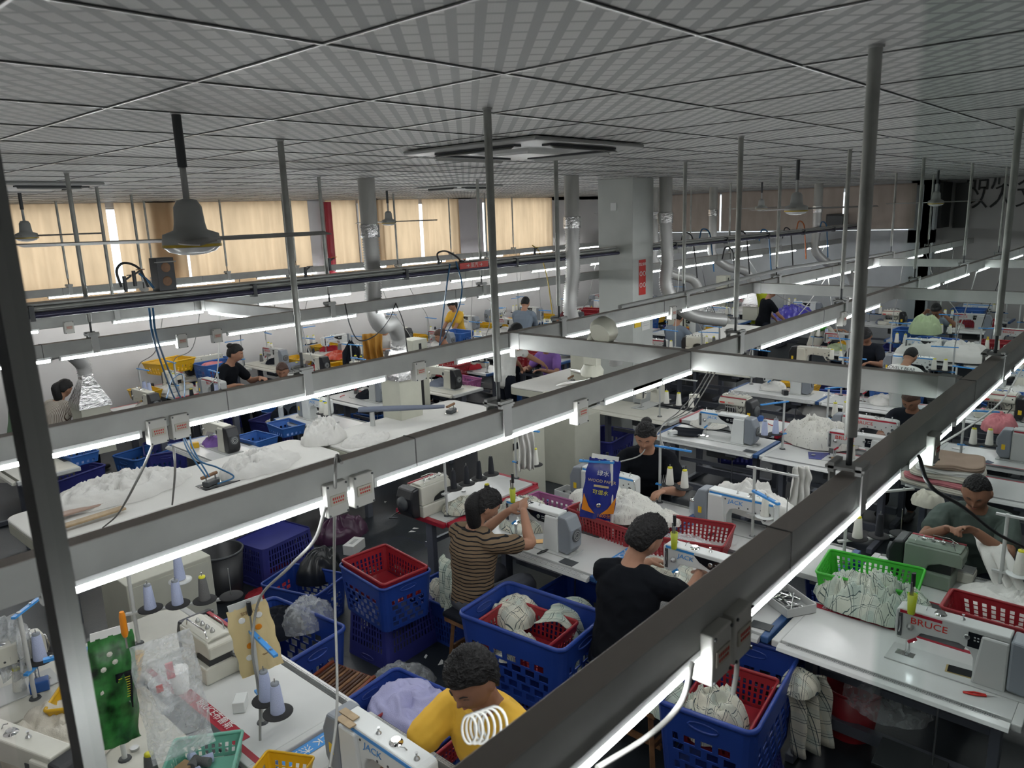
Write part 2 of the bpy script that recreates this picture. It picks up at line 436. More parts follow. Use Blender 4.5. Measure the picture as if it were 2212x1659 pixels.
# text wall
tm = mat('sign_black', (.02, .02, .02), .5)
o = text('以人文为社', .5, tm, None, (19.18, 3.95, 3.12), (PI / 2, 0, -PI / 2), name='wall_lettering', align='LEFT', ext=.01, sx=.95); tag(o, 'row of large black characters on the far right wall', 'sign')
o = text('品质才是', .5, tm, None, (19.18, 3.95, 3.5), (PI / 2, 0, -PI / 2), name='wall_lettering', align='LEFT', ext=.01, sx=.95); tag(o, 'upper row of black characters cut by the ceiling on right wall', 'sign')
tag(MB().box((18.9, 4.22, 3.02), (1.0, .06, .95)).box((19.12, 3.95, 3.0), (.06, .3, .95)).build('display_screen', mat('screen_dark', (.03, .03, .03), .35)), 'large dark screen hanging beside the wall characters', 'screen')
tag(MB().box((18.05, 6.2, 2.72), (.3, .42, .36)).box((17.89, 6.2, 2.72), (.02, .36, .3), 1).build('loudspeaker', [BLACK, DGREY], bevel=.02), 'black loudspeaker box hanging before the far wall', 'speaker')
# ---------------------------------------------------------------- columns
colm = mat('column_plaster', (.46, .48, .46), .6, vary=.09, vscale=2.5, bump=.15, bscale=30)
c_ = thing('concrete_column', 'large white concrete column with notices and a wall socket', 'column', (8.7, 5.72, 0))
MB().box((0, 0, 1.775), (.5, .54, 3.55)).build('shaft', colm, c_, bevel=.008)
MB().box((-.253, .02, 3.2), (.02, .09, .1)).build('wall_socket', WHITE, c_, bevel=.004)
nb = MB().box((-.03, -.274, 2.28), (.16, .006, .46)).build('red_notice', RED, c_)
text('禁止吸烟', .045, PAPER, nb, (-.03, -.279, 2.45), (PI / 2, 0, 0))
for zz in (2.33, 2.18):
    for xx in (-.07, .01): MB().tube([(xx - .0 + .028 * math.cos(t * PI / 6), -.28, zz + .028 * math.sin(t * PI / 6)) for t in range(12)], .005, 4, closed=True).build('symbol', PAPER, nb)
nb = MB().box((-.14, -.274, 1.78), (.15, .006, .3)).build('yellow_notice', YLAB, c_)
MB().box((-.14, -.279, 1.9), (.15, .004, .06)).build('red_band', RED, nb)
MB().prism([(-.2, 1.72), (-.14, 1.72), (-.17, 1.78)], -.279, -.2775, 'Y').build('warning_triangle', BLACK, nb)
text('注意安全', .03, BLACK, nb, (-.105, -.279, 1.74), (PI / 2, 0, 0))
nb = MB().box((.06, -.274, 1.75), (.2, .005, .36)).build('paper_notice', PAPER, c_)
for q in range(9): MB().box((.06, -.278, 1.87 - q * .03), (.15, .003, .006)).build('text_line', LGREY, nb)
# ---------------------------------------------------------------- cable trays, poles, tube lamps
tray_m = mat('grey_tray', (.37, .38, .365), .5, .05, vary=.14, vscale=5)
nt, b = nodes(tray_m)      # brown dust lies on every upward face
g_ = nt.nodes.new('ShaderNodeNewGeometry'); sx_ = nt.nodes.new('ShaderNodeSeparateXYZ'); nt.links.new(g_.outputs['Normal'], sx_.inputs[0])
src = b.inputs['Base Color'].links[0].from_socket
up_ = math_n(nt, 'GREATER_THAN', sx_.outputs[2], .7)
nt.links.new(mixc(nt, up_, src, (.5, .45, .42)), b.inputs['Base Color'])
seam_m = mat('tray_seam', (.1, .1, .1), .6)
tube_m = mat('lamp_tube', (1, 1, 1), .4, emis=LAMP); nodes(tube_m)[1].inputs['Emission Color'].default_value = (.98, .99, 1, 1)
TZ = 2.36; TH = .105; TW = .062
TRAYS = {'first': (.70, .55, 19), 'second': (2.10, .3, 19), 'third': (3.48, .25, 18), 'fourth': (6.10, .6, 18), 'fifth': (8.00, .9, 18), 'sixth': (9.9, 1.2, 18), 'seventh': (11.9, 1.5, 18)}
for nm, (y, x0, x1) in TRAYS.items():
    t = thing('cable_tray', nm + ' long grey cable tray counted from the camera, on hanging poles', 'cable tray', (x0, y, TZ), 0, 'long cable trays')
    MB().box(((x1 - x0) / 2, 0, -TH / 2), (x1 - x0, TW, TH)).build('channel', tray_m, t, bevel=.003)
    x = 1.75
    while x < x1:
        if x > x0: MB().box((x - x0, 0, -TH / 2), (.004, TW + .004, TH + .004)).build('joint_strip', seam_m, t)
        x += 2.05
for nm, (x, y0, y1) in {'cross tray between first and third cable trays': (3.84, .735, 3.445), 'further cross tray between first and third cable trays': (7.66, .735, 3.445), 'cross tray near the window wall with an end lamp': (3.9, 6.14, 7.96), 'farthest cross tray on the right side': (11.6, .735, 3.445)}.items():
    t = thing('cross_tray', 'grey ' + nm, 'cable tray', (x, y0, TZ + .002), 0)
    MB().box((0, (y1 - y0) / 2, -TH / 2), (TW, y1 - y0, TH)).build('channel', tray_m, t, bevel=.003)
    for q in (.05, y1 - y0 - .05): MB().box((0, q, -TH / 2), (TW + .006, .07, TH + .006)).build('joint_sleeve', LGREY, t)
# higher trunk with the compressed-air pipe
for nm, x0, x1 in (('near', .7, 8.42), ('far', 8.98, 18.1)):
    t = thing('pipe_trunk', nm + ' length of higher dark trunk carrying a long air pipe', 'cable tray', (x0, 5.75, 2.70))
    MB().box(((x1 - x0) / 2, 0, -.06), (x1 - x0, .14, .09)).build('channel', tray_m, t, bevel=.004)
    MB().tube([(0, -.1, -.09), (x1 - x0, -.1, -.09)], .021, 10).build('air_pipe', mat('blue_black_pipe', (.05, .05, .09), .25, .3), t)
    MB().tube([(0, -.1, -.045), (x1 - x0, -.1, -.045)], .012, 8).build('thin_pipe', GALV, t)
    for q in range(int((x1 - x0) / 1.6)): MB().box((.9 + q * 1.6, -.09, -.075), (.03, .07, .1)).build('pipe_clip', DGREY, t)
    if nm == 'near':
        a_o = MB().box((5.0, -.135, -.05), (.42, .006, .06)).build('arrow_sign', RED, t)
        text('→ 蒸汽 →', .055, PAPER, a_o, (5.0, -.14, -.05), (PI / 2, 0, 0))
t = MB().tube([(5.2, 3.48, TZ + .02), (6.2, 3.47, TZ + .03), (8.5, 3.46, TZ + .09), (12.5, 3.46, TZ + .02)], .02, 8).build('conduit', LGREY); tag(t, 'pale plastic conduit running on top of the third tray', 'pipe')
# tube lamps
LN = [0]
def tube_lamp(x0, y, z=2.27, L=1.2, label='', along='x', group='tube lamps under the cable trays'):
    t = thing('tube_lamp', label, 'lamp', (x0, y, z), 0 if along == 'x' else PI / 2, group)
    MB().box((L / 2, 0, -.005), (L, .022, .016)).build('housing', LAMPH, t)
    MB().tube([(.012, 0, -.022), (L - .012, 0, -.022)], .0135, 8).build('glowing_tube', tube_m, t)
    for q in (.006, L - .006): MB().box((q, 0, -.015), (.012, .026, .034)).build('end_cap', WHITE, t)
LAMPH = mat('lamp_housing', (.7, .72, .72), .3)
lamps = {'first': [(.15, 1.18), (1.49, 1.2), (2.78, .62), (3.46, 1.2), (4.75, 1.2), (6.1, 1.2), (8.2, 1.2), (9.6, 1.2), (11.0, 1.2), (13.5, 1.2), (16.0, 1.2)],
 'second': [(.5, 1.03), (1.55, 1.2), (2.95, .55), (3.2, .62), (4.72, 1.4), (6.22, 1.0), (8.1, 1.2), (9.5, 1.2), (11.2, 1.2), (13.2, 1.2), (15.5, 1.2)],
 'third': [(.25, 1.08), (1.53, 1.2), (3.3, .7), (4.42, 1.5), (6.15, 1.35), (8.2, 1.2), (9.45, 1.2), (10.8, 1.25), (13.0, 1.2), (15.0, 1.2)],
 'fourth': [(.8, 1.0), (1.85, .9), (3.15, 1.35), (4.75, 1.25), (6.2, 1.1), (9.3, 1.2), (10.7, 1.2), (12.6, 1.2), (14.2, 1.2), (16.0, 1.2)],
 'fifth': [(1.2, 1.1), (2.95, .95), (4.55, 1.3), (6.2, 1.2), (7.6, 1.2), (9.4, 1.2), (11.0, 1.2), (12.6, 1.2), (14.4, 1.2), (16.2, 1.2)],
 'sixth': [(2.0, 1.2), (3.6, 1.2), (5.4, 1.2), (7.2, 1.2), (9.0, 1.2), (11.0, 1.2), (13.0, 1.2), (15.0, 1.2)],
 'seventh': [(2.0, 1.2), (3.6, 1.2), (5.2, 1.2), (6.8, 1.2), (8.4, 1.2), (10.0, 1.2), (11.8, 1.2), (13.6, 1.2), (15.6, 1.2)]}
ORD = ['nearest', 'second', 'third', 'fourth', 'fifth', 'sixth', 'seventh', 'eighth', 'ninth', 'tenth', 'eleventh', 'twelfth', 'thirteenth']
for nm, L in lamps.items():
    for k, (x, l) in enumerate(L):
        lab = 'lit white tube lamp under the %s cable tray, %s along it' % (nm, ORD[k])
        tube_lamp(x, TRAYS[nm][0] - .022, 2.262, l, lab)
tube_lamp(3.9, 6.9, 2.255, .95, 'lit tube lamp under the short cross tray near the windows', 'y')
# poles
def pole(x, y, label, z0=2.42, r=.019):
    t = thing('support_pole', label, 'pole', (x, y, 0), 0, 'galvanised poles holding the cable trays')
    MB().tube([(0, 0, z0 + .06), (0, 0, CEIL - .001)], r, 12).build('tube', GALV, t)
    MB().tube([(0, 0, z0 - .03), (0, 0, z0 + .09)], r * .5, 8).build('threaded_rod', DGREY, t)
    MB().lathe([(r * 1.25, 0), (r * 1.25, .006)], 12, (0, 0, CEIL - .007)).build('top_flange', LGREY, t)
    h = MB()
    h.box((0, 0, TZ + .028), (.075, TW + .05, .008)); h.box((0, TW / 2 + .016, TZ - TH / 2 + .016), (.05, .005, TH + .04)); h.box((0, -TW / 2 - .016, TZ - TH / 2 + .016), (.05, .005, TH + .04))
    h.box((0, TW / 2 + .008, TZ + .028), (.075, .018, .03)); h.box((0, -TW / 2 - .008, TZ + .028), (.075, .018, .03))
    h.build('bracket', LGREY, t)
poles = {'first': [2.25, 4.38, 8.3, 10.4, 12.5, 14.6], 'second': [2.24, 4.42, 6.3, 8.4, 10.5, 12.6], 'third': [2.2, 4.4, 6.24, 8.3, 10.4, 12.5, 14.6], 'fourth': [2.1, 4.22, 6.3, 10.4, 12.5, 14.6],
 'fifth': [3.0, 6.15, 8.25, 10.4, 12.4, 14.6], 'sixth': [4.1, 6.2, 8.25, 10.4, 12.5, 14.6], 'seventh': [3.9, 5.1, 6.3, 7.6, 9.2, 11.4, 13.4]}
for nm, L in poles.items():
    for k, x in enumerate(L):
        pole(x, TRAYS[nm][0], 'galvanised steel pole holding the %s cable tray, %s along it' % (nm, ORD[k]), r=.018 if nm == 'first' and k == 0 else .016)
# switch boxes on the trays
def junction_box(x, y, label, two=True, z=2.245):
    t = thing('socket_box', label, 'socket box', (x, y, z), 0, 'white socket boxes under the trays')
    case_ = MB().box((0, 0, 0), (.085, .05, .115)).build('case', mat('box_plastic', (.5, .5, .47), .4), t, bevel=.004)
    case_l = MB().box((0, -.027, 0), (.06, .003, .035)).build('warning_label', mat('beige_label', (.45, .43, .36), .6), t)
    mm = MB()
    for q in range(6): mm.box((-.02 + q * .008, -.0292, .006), (.004, .001, .008))
    for q in range(5): mm.box((-.018 + q * .009, -.0292, -.006), (.005, .001, .006))
    absorb(case_l, mm, RED)
    mm = MB()
    for a in (-.036, .036):
        for c in (-.05, .05): mm.lathe([(.004, 0), (.004, .003)], 8, (a, -.026, c), rot=Matrix.Rotation(PI / 2, 3, 'X'))
    absorb(case_, mm, DGREY)
for args in ((1.38, 2.07, 'white socket box with a lamp cable, below the second tray'), (1.49, 2.07, 'white socket box right beside the lamp end on the second tray'),
             (1.395, 3.45, 'left white socket box of the pair under the third tray'), (1.5, 3.45, 'right white socket box of the pair under the third tray'),
             (1.33, .665, 'left grey box of the pair under the first tray'), (1.43, .665, 'right grey box of the pair under the first tray'),
             (2.98, 3.45, 'white box under the third tray behind a cream post'), (3.88, 3.45, 'white socket box at the third tray crossing'),
             (3.05, .665, 'grey box under the first tray beyond the big pole'), (6.25, 2.07, 'pale box under the second tray near the right'), (2.75, 6.07, 'pale box with two sockets under the fourth tray'), (3.05, 6.07, 'square socket box right of a plug box, fourth tray'),
             (5.98, 3.45, 'white box at the end of a long lamp on third tray'), (2.55, 7.97, 'pale box hanging under the fifth tray at left'), (2.75, 2.07, 'white box after the second long lamp on second tray')):
    junction_box(*args)
# ---------------------------------------------------------------- ceiling fans, air unit, ducts
fanm = mat('fan_enamel', (.36, .37, .36), .35); bladem = mat('fan_blade', (.22, .21, .19), .4)
def ceiling_fan(x, y, a0, label, L=.62, rod=.33):
    z = CEIL - rod - .12
    t = thing('ceiling_fan', label, 'ceiling fan', (x, y, z), a0, 'ceiling fans')
    MB().tube([(0, 0, .1), (0, 0, .12 + rod)], .012, 10).tube([(0, 0, .12 + rod * .45), (0, 0, .12 + rod)], .017, 10, m=1).build('down_rod', [fanm, DGREY], t)
    MB().lathe([(.012, .16), (.035, .155), (.05, .13), (.055, .07), (.06, .045), (.1, .03), (.105, .0), (.105, -.02)], 28).build('motor_housing', fanm, t)
    MB().lathe([(.107, -.008), (.107, -.018)], 28).build('gold_band', mat('gold_trim', (.5, .36, .05), .3, .6), t)
    MB().lathe([(.1, -.02), (.085, -.035), (.05, -.046), (.001, -.05)], 28).build('lens_cover', mat('fan_lens', (.55, .57, .57), .12), t)
    for k in range(3):
        a = k * 2 * PI / 3; bl = MB()
        bl.T = Matrix.Rotation(a, 4, 'Z')
        bl.grid(lambda u, v: (.09 + (L) * u, (.035 + .03 * math.sin(PI * min(1, u * 1.1)) ** .6) * (v - .5) * 2 * (1 if u < .97 else .7), .008 + .012 * (v - .5)), 14, 2, smooth=False)
        bl.build('blade', bladem, t, solid=.004)
ceiling_fan(1.39, 2.87, math.radians(128), 'large ceiling fan in front of the curtains at left', L=.6, rod=.34)
ceiling_fan(7.24, 2.87, math.radians(-60), 'ceiling fan with lamp lens above the right aisle')
ceiling_fan(7.3, 8.9, math.radians(-48), 'ceiling fan before the middle of the window wall')
ceiling_fan(2.6, 8.9, math.radians(-30), 'small looking ceiling fan near the left window edge')
ceiling_fan(13.3, 8.9, math.radians(-40), 'far ceiling fan left of the white column')
ceiling_fan(13.3, 5.9, math.radians(-40), 'far ceiling fan right of the white column')
ceiling_fan(12.4, 2.9, math.radians(-40), 'far ceiling fan before the dark screen')
acm = mat('ac_plastic', (.42, .43, .42), .4)
def cassette(x, y, label, s=.84):
    t = thing('air_conditioner', label, 'air conditioner', (x, y, CEIL), 0, 'ceiling cassette air units')
    h = s / 2
    MB().prism([(-h, -h), (h, -h), (h, h), (-h, h)], -.03, -.004, 'Z').build('panel', acm, t, bevel=.012)
    MB().lathe([(.2, -.055), (.26, -.045), (.3, -.03)], 4, smooth=False, rot=Matrix.Rotation(PI / 4, 3, 'Z')).build('intake_grille', acm, t)
    for k in range(4):
        a = k * PI / 2; q = MB(); q.T = Matrix.Rotation(a, 4, 'Z')
        q.box((h - .1, 0, -.036), (.06, s * .6, .012), 0); q.box((h - .075, 0, -.045), (.05, s * .58, .004), 1, rot=Matrix.Rotation(.5, 3, 'Y'))
        q.build('louvre', [DGREY, acm], t)
cassette(3.68, 3.15, 'white cassette air unit in the ceiling near the centre', s=1.05)
cassette(2.35, 7.6, 'white cassette air unit in the ceiling at far left')
cassette(7.5, 7.6, 'far cassette air unit in the ceiling before the windows')
def duct(x, y, label, z_pvc=3.08, drop=None, cone=None, r=.085):
    t = thing('exhaust_duct', label, 'duct', (x, y, 0), 0, 'exhaust ducts with ribbed hoses')
    MB().tube([(0, 0, z_pvc), (0, 0, CEIL)], r, 20).build('rigid_pipe', PVC, t)
    MB().tube([(0, 0, z_pvc - .11), (0, 0, z_pvc), (0, 0, z_pvc + .02)], [r + .014, r + .016, r + .014], 20).build('foil_joint', FOIL, t)
    pts = curve_pts([(0, 0, z_pvc - .1)] + drop, 14)
    Ls = [0]
    for i in range(1, len(pts)): Ls.append(Ls[-1] + (pts[i] - pts[i - 1]).length)
    n = int(Ls[-1] / .013); P = []; Rr = []
    j = 0
    for i in range(n + 1):
        s_ = Ls[-1] * i / n
        while j < len(Ls) - 2 and Ls[j + 1] < s_: j += 1
        f = (s_ - Ls[j]) / max(1e-6, Ls[j + 1] - Ls[j]); P.append(pts[j].lerp(pts[j + 1], f)); Rr.append(r * (.88 if i % 2 else 1.06))
    MB().tube(P, Rr, 18).build('ribbed_hose', mat('ribbed_duct', (.42, .42, .41), .4, .25), t)
    if cone:
        e = pts[-1]
        MB().lathe([(r * 1.1, 0), (r * 1.15, -.06), (.26, -.34), (.27, -.4)], 4, e, smooth=False, rot=Matrix.Rotation(PI / 4, 3, 'Z')).build('foil_hood', FOIL, t)
        MB().box((e.x, e.y, e.z - .4 - cone / 2), (.34, .34, cone)).build('duct_box', POST, t, bevel=.004)
    return t
duct(4.89, 6.27, 'ribbed duct curving to a foil hood behind the second iron table', drop=[(0, 0, 2.6), (.02, .05, 2.25), (.25, .25, 2.03), (.6, .5, 1.98), (.84, .7, 1.82), (.88, .74, 1.68)], cone=.9)
duct(2.3, 9.55, 'ribbed duct curving to a foil hood beside the striped-shirt worker', drop=[(0, 0, 2.5), (.02, .05, 2.0), (.35, .2, 1.78), (.8, .45, 1.74), (1.02, .58, 1.55), (1.05, .6, 1.4)], cone=.6)
duct(7.12, 5.41, 'ribbed duct hanging just left of the white column', drop=[(0, 0, 2.5), (-.02, .02, 1.95), (.25, -.1, 1.65), (.5, -.2, 1.55), (.56, -.22, 1.3)])
duct(8.95, 5.27, 'ribbed duct bending down just right of the white column', drop=[(.02, -.02, 2.5), (.02, -.02, 2.1), (.3, -.2, 1.75), (.75, -.5, 1.62)])
for k, (x, y, s) in enumerate(((13.0, 7.9, 'first of the far ducts right of the column'), (15.0, 7.7, 'far duct with a thick silver bend, before the blinds'), (16.0, 5.9, 'far duct nearest the black loudspeaker'))):
    duct(x, y, s, drop=[(0, 0, 2.6), (0, 0, 2.2), (.3, -.2, 1.9), (.8, -.4, 1.75), (1.0, -.5, 1.4)], cone=.3)
# ================================================================ kit of furniture and machines
def lockstitch(name, style='jack', side='both', panel=True, led=False):
    """sewing machine head: local x runs from the needle head (0) to the motor (.64), operator at -y, z=0 on the table"""
    col = {'jack': WHITE, 'bruce': LGREY, 'old': CREAM}[style]; stripe = {'jack': SKYB, 'bruce': REDT, 'old': DGREY}[style]
    end = {'jack': GREY, 'bruce': GREY, 'old': BLACK}[style]
    t = thing('sewing_machine', '', 'sewing machine')
    o = [(0, .275), (0, .15), (.012, .118), (.085, .118), (.1, .14), (.125, .178), (.3, .188), (.345, .172), (.368, .13), (.375, .0), (.52, 0), (.52, .298), (.03, .292), (.008, .286)]
    arm = MB().prism(o, -.05, .05, 'Y').build('arm', col, t, bevel=.009)
    MB().prism([(.37, .0), (.52, 0), (.52, .27), (.4, .27)], -.066, .066, 'Y').build('pillar', col, t, bevel=.01)
    MB().prism([(.522, .02), (.60, .01), (.635, .06), (.64, .2), (.6, .285), (.522, .29)], -.068, .068, 'Y').build('motor_cover', end, t, bevel=.012)
    mc = MB().lathe([(.05, 0), (.045, .006), (.012, .007)], 20, (.638, 0, .15), rot=Matrix.Rotation(PI / 2, 3, 'Y')).build('vent_grille', DGREY, t)
    for q in (.018, .033): MB().tube([(.6455, q * math.cos(k * PI / 8), .15 + q * math.sin(k * PI / 8)) for k in range(16)], .0018, 4, closed=True).build('vent_ring', LGREY, mc)
    MB().box((.3, 0, .003), (.66, .19, .008)).build('bed_plate', LGREY, t, bevel=.003)
    MB().box((.05, 0, .0085), (.09, .05, .003)).lathe([(.02, .009), (.02, .012)], 16, (.05, 0, 0)).build('needle_plate', CHROME, t)
    MB().tube([(.05, 0, .02), (.05, 0, .13)], .0035, 8).build('needle_bar', CHROME, t)
    MB().tube([(.066, 0, .025), (.066, 0, .13)], .0045, 8).box((.06, -.004, .014), (.012, .03, .004)).box((.066, 0, .03), (.012, .012, .02)).build('presser_foot', STEEL, t)
    MB().lathe([(.017, 0), (.017, .006), (.011, .008), (.011, .02), (.006, .024)], 14, (.075, -.052, .2), rot=Matrix.Rotation(PI / 2, 3, 'X')).build('tension_knob', STEEL, t)
    MB().box((.025, -.052, .2), (.02, .006, .13), 0).tube([(.025, -.06, .25), (.03, -.064, .2), (.024, -.06, .16)], .003, 6, m=1).build('take_up_slot', [DGREY, CHROME], t)
    if style != 'old':
        for s_ in (-1, 1):
            MB().box((.26 if s_ > 0 else .12, s_ * .0505, .277), (.5 if s_ > 0 else .2, .003, .016)).build('colour_stripe', stripe, t)
        MB().box((.09, -.055, .128), (.05, .01, .016), rot=Matrix.Rotation(-.7, 3, 'Y')).build('light_cover', stripe, t, bevel=.002)
    word = {'jack': 'JACK', 'bruce': 'BRUCE', 'old': ''}[style]
    if word:
        lm = SKYB if style == 'jack' else RED
        text(word, .042 if style == 'jack' else .05, lm, t, (.16, -.0515, .237), (PI / 2, 0, 0), sx=1.15, shear=.15 if style == 'jack' else 0)
        text(word, .045, lm, t, (.3, .0515, .235), (PI / 2, 0, PI), sx=1.15, shear=.15 if style == 'jack' else 0)
    if panel and style != 'old':
        p = MB().prism([(.22, .272), (.5, .272), (.5, .205), (.33, .205), (.26, .235)] if style == 'jack' else [(.34, .27), (.51, .27), (.51, .19), (.34, .19)], -.0545, -.05, 'Y').build('control_panel', GLOSSK, t)
        MB().lathe([(.014, 0), (.014, .004), (.009, .005)], 16, (.335, -.0545, .24), rot=Matrix.Rotation(PI / 2, 3, 'X')).build('dial', STEEL, p)
        mm = MB()
        for k in range(3):
            for j in range(2): mm.box((.37 + k * .015, -.055, .232 + j * .016), (.008, .002, .006))
        absorb(p, mm, LGREY)
        text('88.8', .02, mat('display_glow', (.7, .8, .9), .4, emis=.6), p, (.46, -.055, .24), (PI / 2, 0, 0))
    else:
        MB().box((.4, -.052, .21), (.1, .004, .04)).build('name_plate', DGREY, t)
    mm = MB()
    for x, z in ((.1, .22), (.14, .19), (.2, .21), (.27, .2), (.38, .25), (.42, .2), (.43, .15), (.45, .1), (.05, .24)):
        mm.lathe([(.006, 0), (.006, .002)], 10, (x, .0505, z), rot=Matrix.Rotation(-PI / 2, 3, 'X'))
    for x, z in ((.04, .2), (.07, .16)): mm.lathe([(.016, 0), (.016, .002)], 14, (x, .0505, z), rot=Matrix.Rotation(-PI / 2, 3, 'X'))
    absorb(arm, mm, DGREY)
    wnd = MB().lathe([(.03, 0), (.03, .004), (.012, .006), (.012, .016), (.02, .018)], 18, (.2, 0, .292)).build('bobbin_winder', CHROME, t)
    mm = MB()
    for x in (.06, .3): mm.lathe([(.014, 0), (.01, .012), (.004, .016), (.004, .03), (.008, .033)], 12, (x, .01, .29))
    mm.tube([(.13, 0, .29), (.135, .01, .31), (.15, .02, .312)], .003, 6)
    mm.build('thread_guide', STEEL, t)
    MB().tube([(.02, .035, .28), (.0, .05, .28), (-.012, .05, .21), (-.005, .035, .15)], .004, 6).build('thread_lever', CHROME, t)
    if led:
        MB().box((.085, -.03, .112), (.02, .012, .004)).build('work_light', mat('led_lit', (.9, .95, 1), .3, emis=60), t)
    ye = MB().box((.58, .069, .12), (.03, .002, .05)).build('warning_label', YLAB, t)
    return t
def overlock(name='', style='cream', word='BRUCE'):
    """overlock: local x from the needle side (0) to the belt cover (.4), operator at -y"""
    col = {'cream': CREAM, 'green': mat('pale_green_enamel', (.2, .245, .2), .35, vary=.08), 'white': WHITE}[style]
    t = thing('overlock_machine', '', 'overlock machine'); RX = Matrix.Rotation(PI / 2, 3, 'X')
    MB().prism([(.05, 0), (.33, 0), (.33, .1), (.05, .1)], -.09, .13, 'Y').build('base', col, t, bevel=.01)
    ov_body = MB().prism([(.0, .165), (.0, .235), (.02, .262), (.33, .262), (.33, .1), (.2, .1), (.185, .14), (.12, .165)], -.035, .12, 'Y').build('body', col, t, bevel=.01)
    MB().prism([(-.05, .262), (-.085, .225), (-.085, .19), (-.05, .17)], .005, .325, 'X').build('front_cover', col, t, bevel=.008)
    MB().prism([(-.02, .264), (.005, .282), (.09, .282), (.115, .264)], .01, .32, 'X').build('top_cover', col, t, bevel=.006)
    MB().box((.17, -.048, .264), (.31, .02, .006)).build('red_stripe', REDT, t)
    MB().prism([(.06, .095), (.26, .095), (.26, .17), (.06, .17)], -.034, .1, 'Y').build('looper_area', BLACK, t)
    g = MB()
    for k in range(5): g.tube([(.1 + .03 * k, -.036, .1), (.105 + .03 * k, -.05, .13), (.1 + .025 * k, -.036, .165)], .0045, 6)
    g.box((.14, -.045, .15), (.12, .012, .012)).build('looper_rod', STEEL, t)
    MB().prism([(.335, .0), (.4, .01), (.425, .06), (.43, .18), (.4, .25), (.335, .262)], -.09, .1, 'Y').build('belt_cover', BLACK, t, bevel=.014)
    MB().box((.38, -.092, .1), (.035, .003, .05)).build('warning_label', YLAB, t)
    MB().lathe([(.06, 0), (.06, .02), (.02, .03)], 20, (.428, 0, .13), rot=Matrix.Rotation(PI / 2, 3, 'Y')).build('hand_wheel', DGREY, t)
    MB().prism([(-.02, .0), (.12, .0), (.14, .045), (.14, .075), (-.04, .075), (-.04, .03)], -.17, -.05, 'Y').build('waste_tray', CREAM, t, bevel=.012)
    MB().box((.05, -.11, .079), (.17, .11, .006)).build('tray_lid', STEEL, t, bevel=.002)
    MB().box((.12, -.06, .106), (.2, .06, .006)).build('cloth_plate', CHROME, t, bevel=.002)
    MB().box((.24, -.092, .045), (.12, .006, .07)).build('front_door', col, t, bevel=.004)
    g = MB()
    for k in range(4): g.lathe([(.01, 0), (.013, .006), (.012, .014), (.005, .022), (.004, .03)], 14, (.07 + k * .055, .055, .28))
    g.build('tension_knob', STEEL, t)
    MB().tube([(.04, .1, .26), (.06, .1, .31), (.26, .1, .31), (.28, .1, .26)], .004, 6).tube([(.05, .0, .28), (.1, -.02, .295), (.2, -.02, .295)], .003, 6).build('thread_guide', CHROME, t)
    MB().tube([(.07, -.04, .11), (.07, -.04, .19)], .004, 8).box((.07, -.06, .115), (.02, .04, .005)).build('presser_foot', STEEL, t)
    MB().tube([(.28, -.04, .2), (.3, -.07, .14), (.27, -.09, .08), (.3, -.1, .0)], .006, 6).tube([(.22, -.04, .19), (.25, -.06, .15), (.3, -.06, .2)], .005, 6).build('air_tube', BLACK, t)
    if word: text(word, .022, RED, t, (.16, -.0855, .208), (PI / 2, 0, 0))
    MB().box((.055, -.0862, .208), (.06, .002, .018)).build('name_strip', RED, t)
    g = MB()
    for x, z in ((.3, .235), (.3, .06), (.24, .08)): g.lathe([(.008, 0), (.008, .002)], 10, (x, -.094 if z < .1 else -.087, z), rot=RX)
    absorb(ov_body, g, DGREY)
    MB().tube([(.36, -.1, .03), (.42, -.13, .004), (.5, -.1, .004), (.46, -.04, .004)], .005, 6).build('power_cord', BLACK, t)
    return t
